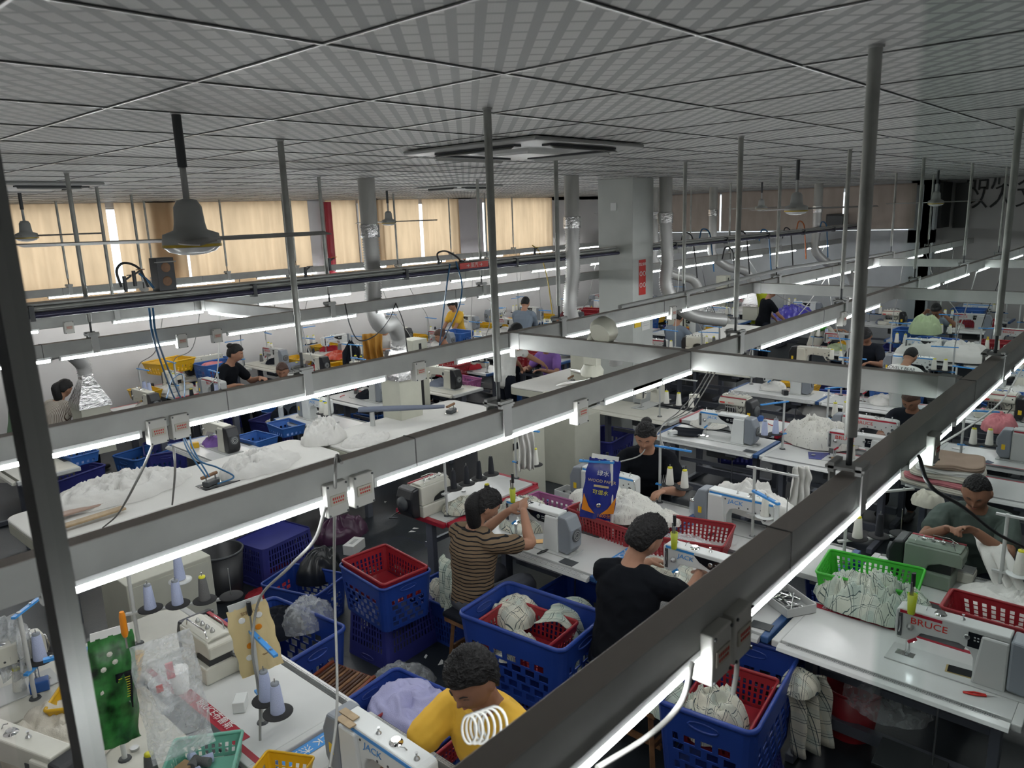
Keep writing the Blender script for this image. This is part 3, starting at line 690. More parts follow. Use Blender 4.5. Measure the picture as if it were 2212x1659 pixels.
def table(name='', style='jack', L=1.2, D=.58, H=.75, word=None, well=True):
    """work table: front edge at y=-D/2 (operator side), x centred"""
    edge = {'jack': mat('table_end_blue', (.03, .09, .24), .4), 'bruce': WHITE, 'red': REDT, 'plain': LGREY}[style]
    t = thing('sewing_table', '', 'table')
    topm = mat('table_laminate', (.6, .61, .6), .22, vary=.04, vscale=4) if style != 'plain' else CREAM
    w = L / 2 - .045
    MB().box((0, .015, H - .02), (L - .09, D - .03, .04)).build('tabletop', topm, t, bevel=.004)
    for s_ in (-1, 1):
        MB().box((s_ * (L / 2 - .023), 0, H - .02), (.045, D, .0405)).build('end_strip', edge if style != 'bruce' else topm, t, bevel=.006)
    fe = MB().prism([(-D / 2, H), (-D / 2 - .035, H - .012), (-D / 2 - .045, H - .03), (-D / 2 - .03, H - .04), (-D / 2, H - .04)], -L / 2 + .045, L / 2 - .045, 'X').build('front_edge', LGREY if style == 'jack' else edge if style == 'red' else topm, t, bevel=.002)
    if style in ('jack', 'bruce'):
        mm = MB(); n = int((L - .2) / .01); y0 = -D / 2 + (.004 if style == 'bruce' else -.02); z = H + .0008 - (0 if style == 'bruce' else .0065)
        tilt = Matrix.Rotation(0 if style == 'bruce' else .33, 3, 'X')
        for k in range(n): mm.box((-L / 2 + .1 + k * .01, y0, z), (.0022, .014 if k % 5 else .022, .0008), rot=tilt)
        mm.box((0, y0 - .013, z - .004 * (style == 'jack')), (L - .18, .0015, .0008), rot=tilt); mm.box((0, y0 + .013, z + .0035 * (style == 'jack')), (L - .18, .0015, .0008), rot=tilt)
        r = mm.build('ruler_marks', DGREY, t); 
    if style == 'bruce':
        MB().box((0, D / 2 - .05, H + .0008), (L - .02, .03, .0012)).build('red_line', REDT, t)
    if word:
        b_ = MB().box((L / 2 - .05, .05, H + .0012), (.07, .4, .0014)).build('brand_strip', SKYB if 'JACK' in word else REDT, t)
        text(word, .06, PAPER, b_, (L / 2 - .05, .05, H + .0025), (0, 0, PI / 2 * -1))
    if well: MB().box((.0, D / 2 - .02, H + .001), (.5, .05, .002)).build('hinge_slot', DGREY, t)
    for s_ in (-1, 1):
        g = MB()
        g.box((s_ * (L / 2 - .13), 0, H / 2 - .02), (.05, .08, H - .08)); g.box((s_ * (L / 2 - .13), 0, .03), (.05, D - .02, .05)); g.box((s_ * (L / 2 - .13), 0, H - .06), (.05, D - .06, .04))
        g.build('leg', LEGM, t, bevel=.004)
        mm = MB()
        for q in (-1, 1): mm.lathe([(.022, 0), (.018, .012)], 10, (s_ * (L / 2 - .13), q * (D / 2 - .05), 0))
        mm.build('rubber_foot', RUBBER, t)
    MB().box((0, .08, .12), (L - .3, .05, .07)).box((0, .1, .42), (L - .3, .03, .04)).build('crossbar', LEGM, t)
    MB().box((.1, -.04, .14), (.34, .2, .02), rot=Matrix.Rotation(.25, 3, 'X')).build('foot_pedal', DGREY, t, bevel=.004)
    MB().tube([(.2, .0, .16), (.2, .02, H - .05)], .006, 6).build('pedal_rod', STEEL, t)
    MB().box((.12, .02, H - .11), (.3, .3, .12)).build('oil_pan', DGREY, t, bevel=.01)
    MB().box((.3, -D / 2 + .1, H - .07), (.12, .1, .05)).build('drawer', LEGM, t, bevel=.004)
    return t
def crate(L, D, H, mt, rows=8, pattern='slots', taper=.9, label='', sub_name='crate', cat='crate', fast=False):
    """open plastic crate standing on z=0, L along x, D along y at the rim; real holes through its walls"""
    t = thing(sub_name, label, cat)
    th = .0045; corner = .045 * min(1, H / .3)
    def rim(z): k = taper + (1 - taper) * z / H; return L / 2 * k, D / 2 * k
    per = []      # perimeter parameter -> unit offset at rim size
    def ring(z, n_l, n_d, nc=3):
        a, b_ = rim(z); r = corner; pts = []
        for cx_, cy_, a0 in ((a - r, b_ - r, 0), (-a + r, b_ - r, 90), (-a + r, -b_ + r, 180), (a - r, -b_ + r, 270)):
            for q in range(nc + 1):
                an = math.radians(a0 + 90 * q / nc); pts.append((cx_ + r * math.cos(an), cy_ + r * math.sin(an)))
            nx = {0: n_l, 90: n_d, 180: n_l, 270: n_d}[a0]
            nxt = {0: (-a + r, b_), 90: (-a, -b_ + r), 180: (a - r, -b_), 270: (a, b_ - r)}[a0]
            px, py = pts[-1]
            for q in range(1, nx): pts.append((px + (nxt[0] - px) * q / nx, py + (nxt[1] - py) * q / nx))
        return pts
    # cell layout: alternate web / hole columns
    cw = .016 if pattern == 'slots' else .028
    if fast: cw *= 1.7
    nl = max(4, int((L - 2 * corner) / cw)) | 1; nd = max(4, int((D - 2 * corner) / cw)) | 1
    bands = []    # z levels with flag hole
    hb = {'slots': max(.03, H * .15), 'ovals': .045}[pattern] if H > .2 else .026
    if fast: hb *= 1.4
    z = .03 if H > .2 else .015; top = H - (.07 if H > .2 else .025)
    zs = [0, z]; hole = [False]
    while z + hb < top:
        zs.append(z + hb * .78); hole.append(True); zs.append(z + hb); hole.append(False); z += hb
    zs.append(H); hole.append(False)
    m_ = MB(); rings = []
    for k, z in enumerate(zs):
        sl = (.012 * (k % 2)) if pattern == 'ovals' else 0
        rings.append([(x, y, z) for x, y in ring(z, nl, nd)])
    n = len(rings[0]); vs = [p for r in rings for p in r]; fs = []
    # mark straight-segment cells
    straight = []; 
    for a0, nx in ((0, nl), (1, nd), (2, nl), (3, nd)):
        straight += [-1] * 3 + list(range(nx))
    lens = [nl, nd, nl, nd]
    seg = []
    for a0, nx in enumerate(lens): seg += [(a0, -1)] * 3 + [(a0, q) for q in range(nx)]
    for k in range(len(zs) - 1):
        for j in range(n):
            s_, q = seg[j]
            hq = q >= 0 and (q % 2 == 1 if pattern == 'slots' else (q + (k // 2)) % 3 != 0) and 0 < q < lens[s_] - 1
            if hole[k] and hq: continue
            fs.append((k * n + j, k * n + (j + 1) % n, (k + 1) * n + (j + 1) % n, (k + 1) * n + j))
    # floor of the crate
    m_.add(vs, fs, 0, False)
    wall = m_.build('basket_wall', mt, t, solid=th)
    fl = MB(); a, b_ = rim(0); st = .045 if fast else .03
    fl.box((0, 0, .004), (2 * a - .03, 2 * b_ - .03, .006)) if H < .2 or fast else fl.box((0, 0, .012), (2 * a - .02, 2 * b_ - .02, .008))
    fl.build('base', mt, t)
    rp = ring(H, 4, 3, 4)
    MB().tube([(x, y, H) for x, y in rp], .0105 if H > .2 else .008, 8, closed=True, sy=1.2).build('rim', mt, t)
    if H > .25:
        for s_ in (-1, 1): MB().tube([(s_ * (L / 2 - .004), .07 * math.cos(q * PI / 6), H - .05 + .018 * math.sin(q * PI / 6)) for q in range(12)], .006, 6, closed=True).build('handle_grip', mt, t)
    return t
def cone(mt, cap=YCAP, name='thread_cone', h=.15, r=.034):
    o = MB().lathe([(r * .98, 0), (r, .004), (r * .98, .01), (r * .66, h * .9), (r * .6, h * .93)], 18, m=0)
    o.lathe([(r * .55, h * .92), (r * .58, h), (r * .3, h + .002)], 14, m=1)
    t = thing(name, '', 'thread cone')
    o2 = MB().lathe([(r * .98, 0), (r, .004), (r * .98, .01), (r * .66, h * .9), (r * .6, h * .93)], 18).build('wound_thread', mt, t)
    MB().lathe([(r * .55, h * .92), (r * .58, h), (r * .3, h + .003), (r * .12, h + .003)], 14).build('cap', cap, t)
    return t
def thread_stand(n=2, H=.5, col=SKYB, arm=None, disc=FELT, spread=.16, top=True, white=False, discm=None):
    """pole with spool discs at mid height; z=0 on table. spool pins at (x_i,0)"""
    t = thing('thread_stand', '', 'thread stand')
    MB().tube([(0, 0, 0), (0, 0, H)], .011, 10).build('pole', LGREY if not white else WHITE, t)
    MB().lathe([(.03, 0), (.026, .008)], 12).build('base', DGREY, t)
    z = H * .32
    MB().box((spread * (n - 1) / 2 + .04, 0, z), (spread * n + .02, .025, .012)).build('spool_arm', col, t)
    for i in range(n):
        x = .09 + i * spread
        MB().lathe([(.068, 0), (.07, .004), (.066, .007), (.02, .008)], 20, (x, 0, z + .008)).build('spool_disc', disc, t)
        MB().tube([(x, 0, z), (x, 0, z + .19)], .003, 6).build('spool_pin', STEEL, t)
    if top:
        MB().box((spread * (n - 1) / 2 + .05, 0, H - .01), (spread * n + .06, .022, .012)).build('guide_arm', col, t)
        g = MB()
        for i in range(n): g.lathe([(.006, 0), (.006, .016)], 8, (.09 + i * spread, 0, H - .012))
        g.build('guide_eyelet', STEEL, t)
    t['z'] = z
    return t
def plain_stand(H=.6, arm=.26, col=SKYB):
    t = thing('thread_stand', '', 'thread stand')
    MB().tube([(0, 0, 0), (0, 0, H)], .012, 10).build('pole', WHITE, t); MB().lathe([(.03, 0), (.026, .008)], 12).build('base', DGREY, t)
    MB().box((arm / 2 - .02, 0, H - .01), (arm, .024, .014)).build('guide_arm', col, t)
    g = MB()
    for i in range(2): g.lathe([(.006, 0), (.006, .016)], 8, (.09 + i * .12, 0, H - .012))
    g.build('guide_eyelet', STEEL, t); t['z'] = .2
    return t
def heap(cx_, cy_, z0, rx, ry, h, mt, label, cat='fabric', seed=0, rot=0, nu=64, rough=.5, flat=1.0, name='fabric_pile', edge=.012, group=None, fold=6.0, sx=0):
    sd = Vector((seed * 3.17, seed * 1.31, seed * 7.7)); g = MB()
    ca, sa = math.cos(rot), math.sin(rot)
    def fn(u, v):
        a = 2 * PI * u; r = v
        rr = 1 + .16 * noise.noise(Vector((math.cos(a) * 1.6, math.sin(a) * 1.6, 0)) + sd) + .07 * noise.noise(Vector((math.cos(a) * 5, math.sin(a) * 5, 2)) + sd)
        x, y = r * math.cos(a) * rr, r * math.sin(a) * rr
        p = Vector((x * rx, y * ry, 0)) * fold / .35 * .35 + sd
        q = p + Vector((noise.noise(p * 1.3), noise.noise(p * 1.3 + Vector((9, 0, 0))), 0)) * .9
        f1 = 1 - abs(noise.noise(q * 1.0)) * 2.2; f2 = 1 - abs(noise.noise(q * 2.3 + Vector((4, 4, 0)))) * 2.4; f3 = 1 - abs(noise.noise(q * 5 + Vector((1, 7, 0)))) * 2.6
        base = max(0, 1 - r ** (2.4 * flat)) ** .62
        z = h * base * (.62 + rough * (.34 * f1 + .22 * f2)) + .012 * rough * f3 * (r < .97) + edge * (1 - r * .3) * (r < .999) + .006 * f2 * (r < .97)
        x *= rx; y *= ry; x += sx * z
        return (x * ca - y * sa, x * sa + y * ca, max(z, .002))
    def uvf(u, v):
        a = 2 * PI * u; p = Vector((v * math.cos(a) * rx * 1.5, v * math.sin(a) * ry * 1.5, 0)); d = noise.noise_vector(p * 4 + sd) * .09
        return (p.x + d.x, p.y + d.y)
    g.grid(fn, nu, max(12, nu // 3), uvf=uvf)
    o = g.build(name, mt, None, (cx_, cy_, z0)); tag(o, label, cat, group)
    return o
def drape(path, width, mt, label, seed=0, fold=.02, n=28, waves=3, parent=None, name='draped_fabric', cat='fabric', taper=0, side=None):
    """cloth strip hanging along a polyline; width spread sideways"""
    P = curve_pts(path, 8); g = MB(); sd = seed * 1.7
    t0 = Vector(path[-1]) - Vector(path[0]); t0.z = 0
    sdv = Vector(side) if side else Vector((-t0.y, t0.x, 0)).normalized() if t0.length > .02 else Vector((1, 0, 0))
    out = sdv.cross(Vector((0, 0, 1)))
    Ls = [0]
    for i in range(1, len(P)): Ls.append(Ls[-1] + (P[i] - P[i - 1]).length)
    k = len(P) - 1
    def fn(u, v):
        i = round(v * k); p = P[i]; w = width * (1 - taper * v) * (1 + .12 * noise.noise(Vector((v * 3, sd, u))))
        f = fold * (.25 + v) * math.sin(u * waves * 2 * PI + sd + 1.3 * math.sin(v * 4 + sd)) + fold * .8 * noise.noise(Vector((u * 5, v * 5, sd)))
        e = .04 * noise.noise(Vector((u * 4 + sd, 0, 5))) * v
        return p + sdv * (u - .5) * w + out * f + Vector((0, 0, e))
    g.grid(fn, n, k, uvf=lambda u, v: (u * width * 1.3 + .02 * math.sin(v * 7 + sd), Ls[round(v * k)]))
    o = g.build(name, mt, parent, solid=.002)
    if parent is None: tag(o, label, cat)
    return o
def tool_pot(loc, label, col=mat('olive_plastic', (.35, .4, .02), .4), seed=0, h=.11):
    t = thing('tool_pot', label, 'tool pot', loc)
    MB().lathe([(.018, 0), (.024, h), (.021, h), (.016, .004), (.001, .004)], 14).build('pot', col, t)
    MB().tube([(.004, 0, .02), (.01, .004, h + .05)], .006, 8).tube([(.01, .004, h + .04), (.013, .006, h + .11)], .011, 8, m=1).build('screwdriver', [STEEL, BLACK], t)
    MB().tube([(-.006, .004, .02), (-.012, .006, h + .07)], .005, 6).build('tweezers', SKYB if seed % 2 else STEEL, t)
    return t
def stool(loc, rz, label, seatm=CNAVY):
    t = thing('wooden_stool', label, 'stool', loc, rz)
    MB().box((0, 0, .44), (.4, .26, .04)).build('seat', WOOD, t, bevel=.006)
    MB().box((0, 0, .475), (.42, .28, .04)).build('seat_pad', seatm, t, bevel=.015, seg=3)
    for a in (-1, 1):
        for b_ in (-1, 1):
            MB().tube([(a * .19, b_ * .12, 0), (a * .15, b_ * .09, .42)], .018, 4).build('leg', WOOD, t)
    MB().box((0, 0, .16), (.34, .025, .03)).box((-.165, 0, .22), (.02, .2, .03)).box((.165, 0, .22), (.02, .2, .03)).build('stretcher', WOOD, t)
    return t
def led_spot(x, y, z=.865):
    """the little work light inside a machine head"""
    t = thing('needle_light', 'small lit work light under a machine head near its needle', 'lamp', (x, y, z))

def folded(x, y, z, w, d, h, rz, m, label, cat='towel', seed=0):
    """a flat folded cloth: soft rounded slab with layered front edge"""
    g = MB(); n = 26
    def fn(u, v):
        a = 2 * PI * u; c, s_ = math.cos(a), math.sin(a); e = 5
        rx = (abs(c) ** e + abs(s_) ** e) ** (-1 / e)
        k = min(1, v / .45) if v < .5 else 1
        if v <= .4: rr = v / .4 * .97; zz = h
        elif v <= .8: t = (v - .4) / .4; rr = .97 + .03 * math.sin(t * PI) + .012 * math.sin(t * PI * 5); zz = h * (1 - t)
        else: rr = .97 * (1 - (v - .8) / .2); zz = 0
        q = Vector((c * rr * rx * w / 2, s_ * rr * rx * d / 2, zz)); nz = noise.noise(q * 7 + Vector((seed, 0, 0))) * .018 * (zz > h * .3)
        return (q.x, q.y, q.z + nz)
    g.grid(fn, 48, n, uvf=lambda u, v: (math.cos(2 * PI * u) * v * w, math.sin(2 * PI * u) * v * d))
    o = g.build('folded_towel', m, None, (x, y, z), rz); return tag(o, label, cat)
# ================================================================ people
SKIN = mat('skin', (.33, .175, .115), .55, spec=.25); SKIN2 = mat('skin_tan', (.25, .125, .08), .55, spec=.25)
nodes(SKIN)[1].inputs['Subsurface Weight'].default_value = .0
HAIR = mat('black_hair', (.008, .0075, .008), .6, bump=.6, bscale=90, spec=.25); HAIRB = mat('brown_hair', (.05, .018, .01), .45, bump=.8, bscale=160)
LIP = mat('lips', (.36, .11, .09), .5); BROW = mat('eyebrow', (.02, .013, .01), .8); EYEW = mat('eyelid_line', (.05, .025, .02), .6)
def stripes(name, c1, c2, per, w, diag=False):
    m = mat(name, c1, .85, bump=.3, bscale=250, spec=.15); nt, b = nodes(m)
    tc = nt.nodes.new('ShaderNodeTexCoord'); sp = nt.nodes.new('ShaderNodeSeparateXYZ'); nt.links.new(tc.outputs['Object'], sp.inputs[0])
    n = nt.nodes.new('ShaderNodeTexNoise'); n.inputs['Scale'].default_value = 5; nt.links.new(tc.outputs['Object'], n.inputs['Vector'])
    v = sp.outputs[0 if diag else 2]
    v = math_n(nt, 'ADD', v, math_n(nt, 'MULTIPLY', n.outputs['Fac'], .05))
    f = math_n(nt, 'FRACT', math_n(nt, 'MULTIPLY_ADD', v, 1 / per, 50))
    nt.links.new(mixc(nt, math_n(nt, 'LESS_THAN', f, w), c1, c2), b.inputs['Base Color']); return m
SH_STRIPE = stripes('brown_striped_knit', (.17, .12, .075), (.012, .012, .014), .026, .3)
SH_PIN = stripes('pinstripe_shirt', (.5, .46, .4), (.08, .05, .04), .016, .3, True)
SH_BLACK = mat('black_tshirt', (.0055, .0065, .009), .9, bump=.2, bscale=8, spec=.1); SH_YEL = mat('yellow_tshirt', (.62, .36, .03), .8, bump=.2, bscale=8)
SH_WHITE = mat('white_tshirt', (.58, .58, .56), .8, bump=.2, bscale=8); SH_GREY = mat('blue_grey_shirt', (.13, .16, .2), .8, bump=.2, bscale=8)
SH_GREEN = mat('dark_green_tshirt', (.05, .07, .06), .8, bump=.2, bscale=8); SH_LGREEN = mat('light_green_shirt', (.17, .28, .17), .8)
SH_RED = mat('dark_red_blouse', (.12, .02, .025), .8, vary=.5, vscale=60); SH_CREAM = mat('cream_tshirt', (.5, .48, .42), .8, bump=.2, bscale=8)
SH_HIVIS = mat('lime_shirt', (.5, .55, .02), .8); PANTS = mat('dark_trousers', (.009, .011, .018), .9, spec=.15); JEANS = mat('grey_trousers', (.06, .065, .08), .85)
def capsule_chain(m, pts, rs, n=10, sy=None):
    P = curve_pts(pts, 4); rr = []
    k = len(pts) - 1
    for i in range(len(P)):
        t = i / (len(P) - 1) * k; j = min(int(t), k - 1); rr.append(rs[j] + (rs[j + 1] - rs[j]) * (t - j))
    # rounded ends
    d0 = (P[0] - P[1]).normalized(); d1 = (P[-1] - P[-2]).normalized()
    P = [P[0] + d0 * rr[0] * .95, P[0] + d0 * rr[0] * .6] + P + [P[-1] + d1 * rr[-1] * .6, P[-1] + d1 * rr[-1] * .95]
    rr = [rr[0] * .3, rr[0] * .8] + rr + [rr[-1] * .8, rr[-1] * .3]
    m.tube(P, rr, n)
def ellipsoid(m, c, r, rot=None, n=14, fn=None):
    def f(u, v):
        th = v * PI; ph = u * 2 * PI
        d = Vector((math.sin(th) * math.cos(ph), math.sin(th) * math.sin(ph), -math.cos(th)))
        p = Vector((d.x * r[0], d.y * r[1], d.z * r[2]))
        if fn: p = fn(d, p)
        if rot: p = rot @ p
        return p + Vector(c)
    m.grid(f, n * 2, n)
def ik(a, c, l1, l2, pole):
    a, c = Vector(a), Vector(c); d = c - a; L = min(d.length, (l1 + l2) * .999); d = d.normalized(); c = a + d * L
    x = (l1 * l1 - l2 * l2 + L * L) / (2 * L); h = math.sqrt(max(0, l1 * l1 - x * x))
    p = Vector(pole) - d * Vector(pole).dot(d)
    return a + d * x + p.normalized() * h, c
def remesh(o, vox, smooth=3):
    par = o.parent; o.parent = None
    md = o.modifiers.new('r', 'REMESH'); md.mode = 'VOXEL'; md.voxel_size = vox; md.use_smooth_shade = True
    sm = o.modifiers.new('s', 'SMOOTH'); sm.iterations = smooth; sm.factor = .5
    bake(o); o.parent = par; return o
def head_shape(d, p):
    """d unit direction (face looks to +y), p ellipsoid point; carves the face"""
    f = max(0, d.y)
    q = Vector(p)
    if d.y > 0:
        q.y *= .93; q.x *= 1 - .1 * f * max(0, -d.z)
        # brow, sockets, nose, lips, chin
        def g(x0, z0, sx_, sz): return math.exp(-((d.x - x0) / sx_) ** 2 - ((d.z - z0) / sz) ** 2) * (f ** .5)
        q.y += .007 * g(0, .2, .5, .1) - .011 * (g(.34, .02, .17, .11) + g(-.34, .02, .17, .11))
        q.y += .024 * g(0, -.2, .1, .13) + .013 * g(0, -.05, .07, .14) + .006 * (g(.13, -.26, .06, .06) + g(-.13, -.26, .06, .06))
        q.y += .009 * g(0, -.46, .2, .06) + .008 * g(0, -.56, .18, .05) + .012 * g(0, -.78, .25, .12)
        q.y += .006 * (g(.42, -.25, .16, .16) + g(-.42, -.25, .16, .16))
    if d.z < -.2: q.x *= 1 - .22 * (-d.z - .2); q.y *= 1 - .05 * (-d.z - .2)
    return q
def person(label, loc, rz, shirt=SH_BLACK, pants=PANTS, hair='short', skin=SKIN, sit=True, lean=.3, nod=.45, turn=0, hands=((-.16, .5, .83), (.16, .5, .83)), vox=.008,
           sleeve=.6, hairm=HAIR, scale=1, long_sleeve=False, tilt=0, cap=None, bulk=1, seat=.48):
    """figure faces local +y, origin on the floor"""
    t = thing('person', label, 'person', loc, rz); t.scale = (scale,) * 3
    hip = Vector((0, 0, seat + .08 if sit else .93))
    sp = Vector((0, math.sin(lean), math.cos(lean)))
    ch = hip + sp * .3; sh = hip + sp * .46; nk = sh + Vector((0, math.sin(lean + .15), math.cos(lean + .15))) * .07
    hr = Matrix.Rotation(-turn, 3, 'Z') @ Matrix.Rotation(-(nod), 3, 'X') @ Matrix.Rotation(tilt, 3, 'Y')
    hc = nk + Vector((0, math.sin(lean + .2), math.cos(lean + .2))) * .045 + hr @ Vector((0, .022, .095))
    Hm = MB(); B = MB()
    w = bulk
    # torso
    trs = [(hip + Vector((0, 0, -.03)), .155, .105), (hip + sp * .1, .15, .1), (hip + sp * .2, .145 * w, .1 * w), (hip + sp * .32, .165 * w, .11 * w), (hip + sp * .4, .17, .098), (sh + sp * .0, .125, .075), (sh.lerp(nk, .5), .078, .062), (nk, .055, .055)]
    def torso(m, k, cut=len(trs)):
        T = trs[:cut]; nseg = 18; vs = []; fs = []
        xs = Vector((1, 0, 0)); ys = Vector((0, math.cos(lean), -math.sin(lean)))
        for c, a, b_ in T:
            for j in range(nseg):
                an = 2 * PI * j / nseg; vs.append(c + xs * (a + k) * math.cos(an) + ys * (b_ + k) * math.sin(an))
        for i in range(len(T) - 1):
            for j in range(nseg): fs.append((i * nseg + j, i * nseg + (j + 1) % nseg, (i + 1) * nseg + (j + 1) % nseg, (i + 1) * nseg + j))
        fs.append(tuple(range(nseg - 1, -1, -1))); o_ = (len(T) - 1) * nseg; fs.append(tuple(range(o_, o_ + nseg)))
        m.add(vs, fs, 0, True)
    torso(B, 0)
    capsule_chain(B, [nk - sp * .05, nk, hc - hr @ Vector((0, .01, .06))], [.058, .055, .055], 12)
    ellipsoid(B, hc, (.078, .097, .118), hr, 26 if vox < .007 else 14, head_shape)
    for s_ in (-1, 1):
        e = hc + hr @ Vector((s_ * .078, -.012, -.012)); ellipsoid(B, e, (.011, .02, .031), hr, 8)
    arms = []
    for s_, tgt in ((-1, hands[0]), (1, hands[1])):
        shp = sh + Vector((s_ * .168 * (.9 + .1 * w), 0, -.035)); tgt = Vector(tgt)
        el, wr = ik(shp, tgt, .285, .25, Vector((s_ * .75, -.35, -.8)))
        arms.append((s_, shp, el, wr))
        capsule_chain(B, [sh + Vector((s_ * .09, 0, -.02)), shp, (shp + el) / 2, el, el.lerp(wr, .3), wr], [.06, .056, .047, .04, .041, .027], 10)
        # hand: palm, four curled fingers and a thumb
        fd = (wr - el).normalized(); side = Vector((-s_, 0, 0)); side = (side - fd * side.dot(fd)).normalized()
        dn = fd.cross(side) * s_; 
        if dn.z > 0: dn = -dn
        fd = (fd + dn * .25).normalized()
        pc = wr + fd * .045
        ellipsoid(B, pc, (.038, .05, .017), Matrix((side, fd, -dn)).transposed(), 8)
        for q in range(4):
            o_ = (q - 1.5) * .0185; L = (.062, .07, .066, .052)[q]
            b0 = wr + fd * .078 + side * -o_; k1 = b0 + fd * L * .45 + dn * .008; k2 = k1 + (fd * .6 + dn * .7).normalized() * L * .38; k3 = k2 + (fd * .1 + dn).normalized() * L * .25
            capsule_chain(B, [b0 - fd * .02, b0, k1, k2, k3], [.009, .009, .0085, .008, .007], 6)
        b0 = wr + fd * .02 + side * .026; k1 = b0 + (side * .75 + fd * .7).normalized() * .035 + dn * .01; k2 = k1 + (fd * .9 + side * .15 + dn * .4).normalized() * .03
        capsule_chain(B, [b0, k1, k2], [.013, .011, .009], 6)
    legs = []
    for s_ in (-1, 1):
        h0 = hip + Vector((s_ * .09, .0, -.03))
        if sit: kn = Vector((s_ * .14, .42, seat + .06)); an = Vector((s_ * .13, .44, .1))
        else: kn = Vector((s_ * .1, .03, .49)); an = Vector((s_ * .11, .0, .09))
        legs.append((h0, kn, an))
        capsule_chain(B, [h0, h0.lerp(kn, .5), kn, kn.lerp(an, .35), an], [.085, .075, .056, .052, .036], 10)
        capsule_chain(B, [an + Vector((0, -.04, -.05)), an + Vector((0, .08, -.06)), an + Vector((0, .15, -.065))], [.035, .035, .025], 8)
    body = remesh(B.build('body', skin, t), vox)
    # shirt
    Sm = MB(); torso(Sm, .02, 7)
    for s_, shp, el, wr in arms:
        a0 = sh + Vector((s_ * .07, 0, -.01))
        e1 = el.lerp(wr, .85) if long_sleeve else shp.lerp(el, sleeve)
        pts = [a0, shp] + ([el] if long_sleeve else []) + [e1]
        capsule_chain(Sm, pts, [.072, .068] + ([.055] if long_sleeve else []) + [.068 if not long_sleeve else .038], 12)
    capsule_chain(Sm, [hip + Vector((0, -.02, -.06)), hip + Vector((0, -.01, .02))], [.15, .16], 12) if not sit else None
    so = Sm.build('shirt', shirt, t); remesh(so, max(vox, .007), 4)
    if vox < .007:
        me = so.data
        for v in me.vertices:
            c = v.co; n_ = noise.noise(Vector((c.x * 7, c.y * 7, c.z * 16))) * .008 + (1 - abs(noise.noise(c * 11 + Vector((3, 1, 2)))) * 2) * .0035
            v.co = c + v.normal * n_
    Pm = MB()
    for h0, kn, an in legs:
        capsule_chain(Pm, [h0, h0.lerp(kn, .5), kn, kn.lerp(an, .4), an.lerp(kn, .08)], [.1, .088, .07, .063, .055], 12)
    ellipsoid(Pm, hip + Vector((0, -.01, -.03)), (.168, .125, .1), None, 10)
    remesh(Pm.build('trousers', pants, t), max(vox, .01), 3)
    sm_ = MB()
    for h0, kn, an in legs: capsule_chain(sm_, [an + Vector((0, -.05, -.055)), an + Vector((0, .08, -.06)), an + Vector((0, .16, -.06))], [.04, .042, .033], 8)
    sm_.build('shoes', mat('shoe_dark', (.03, .03, .03), .6), t)
    # hair
    H = MB(); sd = Vector((sum(map(ord, label)) % 97 * .1, 0, 0))
    def hair_fn(d, p):
        # lower limit of the hair: high on the forehead, low at the nape
        return p * (1 + .025 * noise.noise(d * 9 + sd))
    top = 56 if vox < .007 else 16
    def hf(u, v):
        ph = u * 2 * PI; fy = math.sin(ph)
        side_ = .43 if hair in ('short', 'crop') else .5; front = {'short': .33, 'crop': .29, 'tail': .36, 'bun': .34}[hair]
        if fy > 0: f_ = min(1, fy / .75); f_ = f_ * f_ * (3 - 2 * f_); lim = side_ + (front - side_) * f_
        else: f_ = min(1, -fy / .45); lim = side_ + (.68 - side_) * f_ * f_ * (3 - 2 * f_)
        if hair == 'crop': lim *= .93
        th = v * lim * PI
        d = Vector((math.sin(th) * math.cos(ph), math.sin(th) * fy, math.cos(th)))
        k = 1.10 if hair != 'crop' else 1.05
        k += .05 * noise.noise(d * 7 + sd) + .03 * noise.noise(d * 19 + sd)
        if vox < .007 and hair == 'short': k += .06 + .13 * abs(noise.noise(Vector((d.x * 26, d.y * 26, d.z * 9)) + sd)) * (1 if v < .9 else .3)
        elif vox < .007: k += .03 * noise.noise(Vector((d.x * 40, d.y * 8, d.z * 8)) + sd)
        if v > .97: k = .93
        p = Vector((d.x * .079 * k, d.y * .1 * k, d.z * .119 * k * (1.03 if hair == 'short' else 1)))
        return hc + hr @ p
    H.grid(hf, top * 2, top)
    if hair == 'tail':
        b0 = hc + hr @ Vector((0, -.1, .03))
        capsule_chain(H, [b0, b0 + Vector((.01, -.05, -.04)), b0 + Vector((.015, -.04, -.17)), b0 + Vector((.0, .0, -.33))], [.034, .052, .052, .02], 12)
    if hair == 'bun':
        ellipsoid(H, hc + hr @ Vector((0, -.085, .08)), (.042, .042, .036), None, 10, lambda d, p: p * (1 + .12 * noise.noise(d * 6)))
    H.build('hair', hairm, t)
    if hair == 'tail': MB().tube([(hc + hr @ Vector((.022 * math.cos(q * PI / 4), -.105, .03 + .022 * math.sin(q * PI / 4)))) for q in range(8)], .006, 6, closed=True).build('hair_tie', RED, t)
    if cap:
        Cm = MB(); Cm.grid(lambda u, v: hc + hr @ Vector((.086 * math.sin(v * .48 * PI) * math.cos(u * 2 * PI), .108 * math.sin(v * .48 * PI) * math.sin(u * 2 * PI), .125 * math.cos(v * .48 * PI) + .005)), 20, 8)
        Cm.build('cap', cap, t)
    # features
    def fp(x, z, k=1.0):
        d = Vector((x, math.sqrt(max(0, 1 - x * x - z * z)), z)); p = head_shape(d, Vector((d.x * .078, d.y * .097, d.z * .118)))
        return hc + hr @ (p * k)
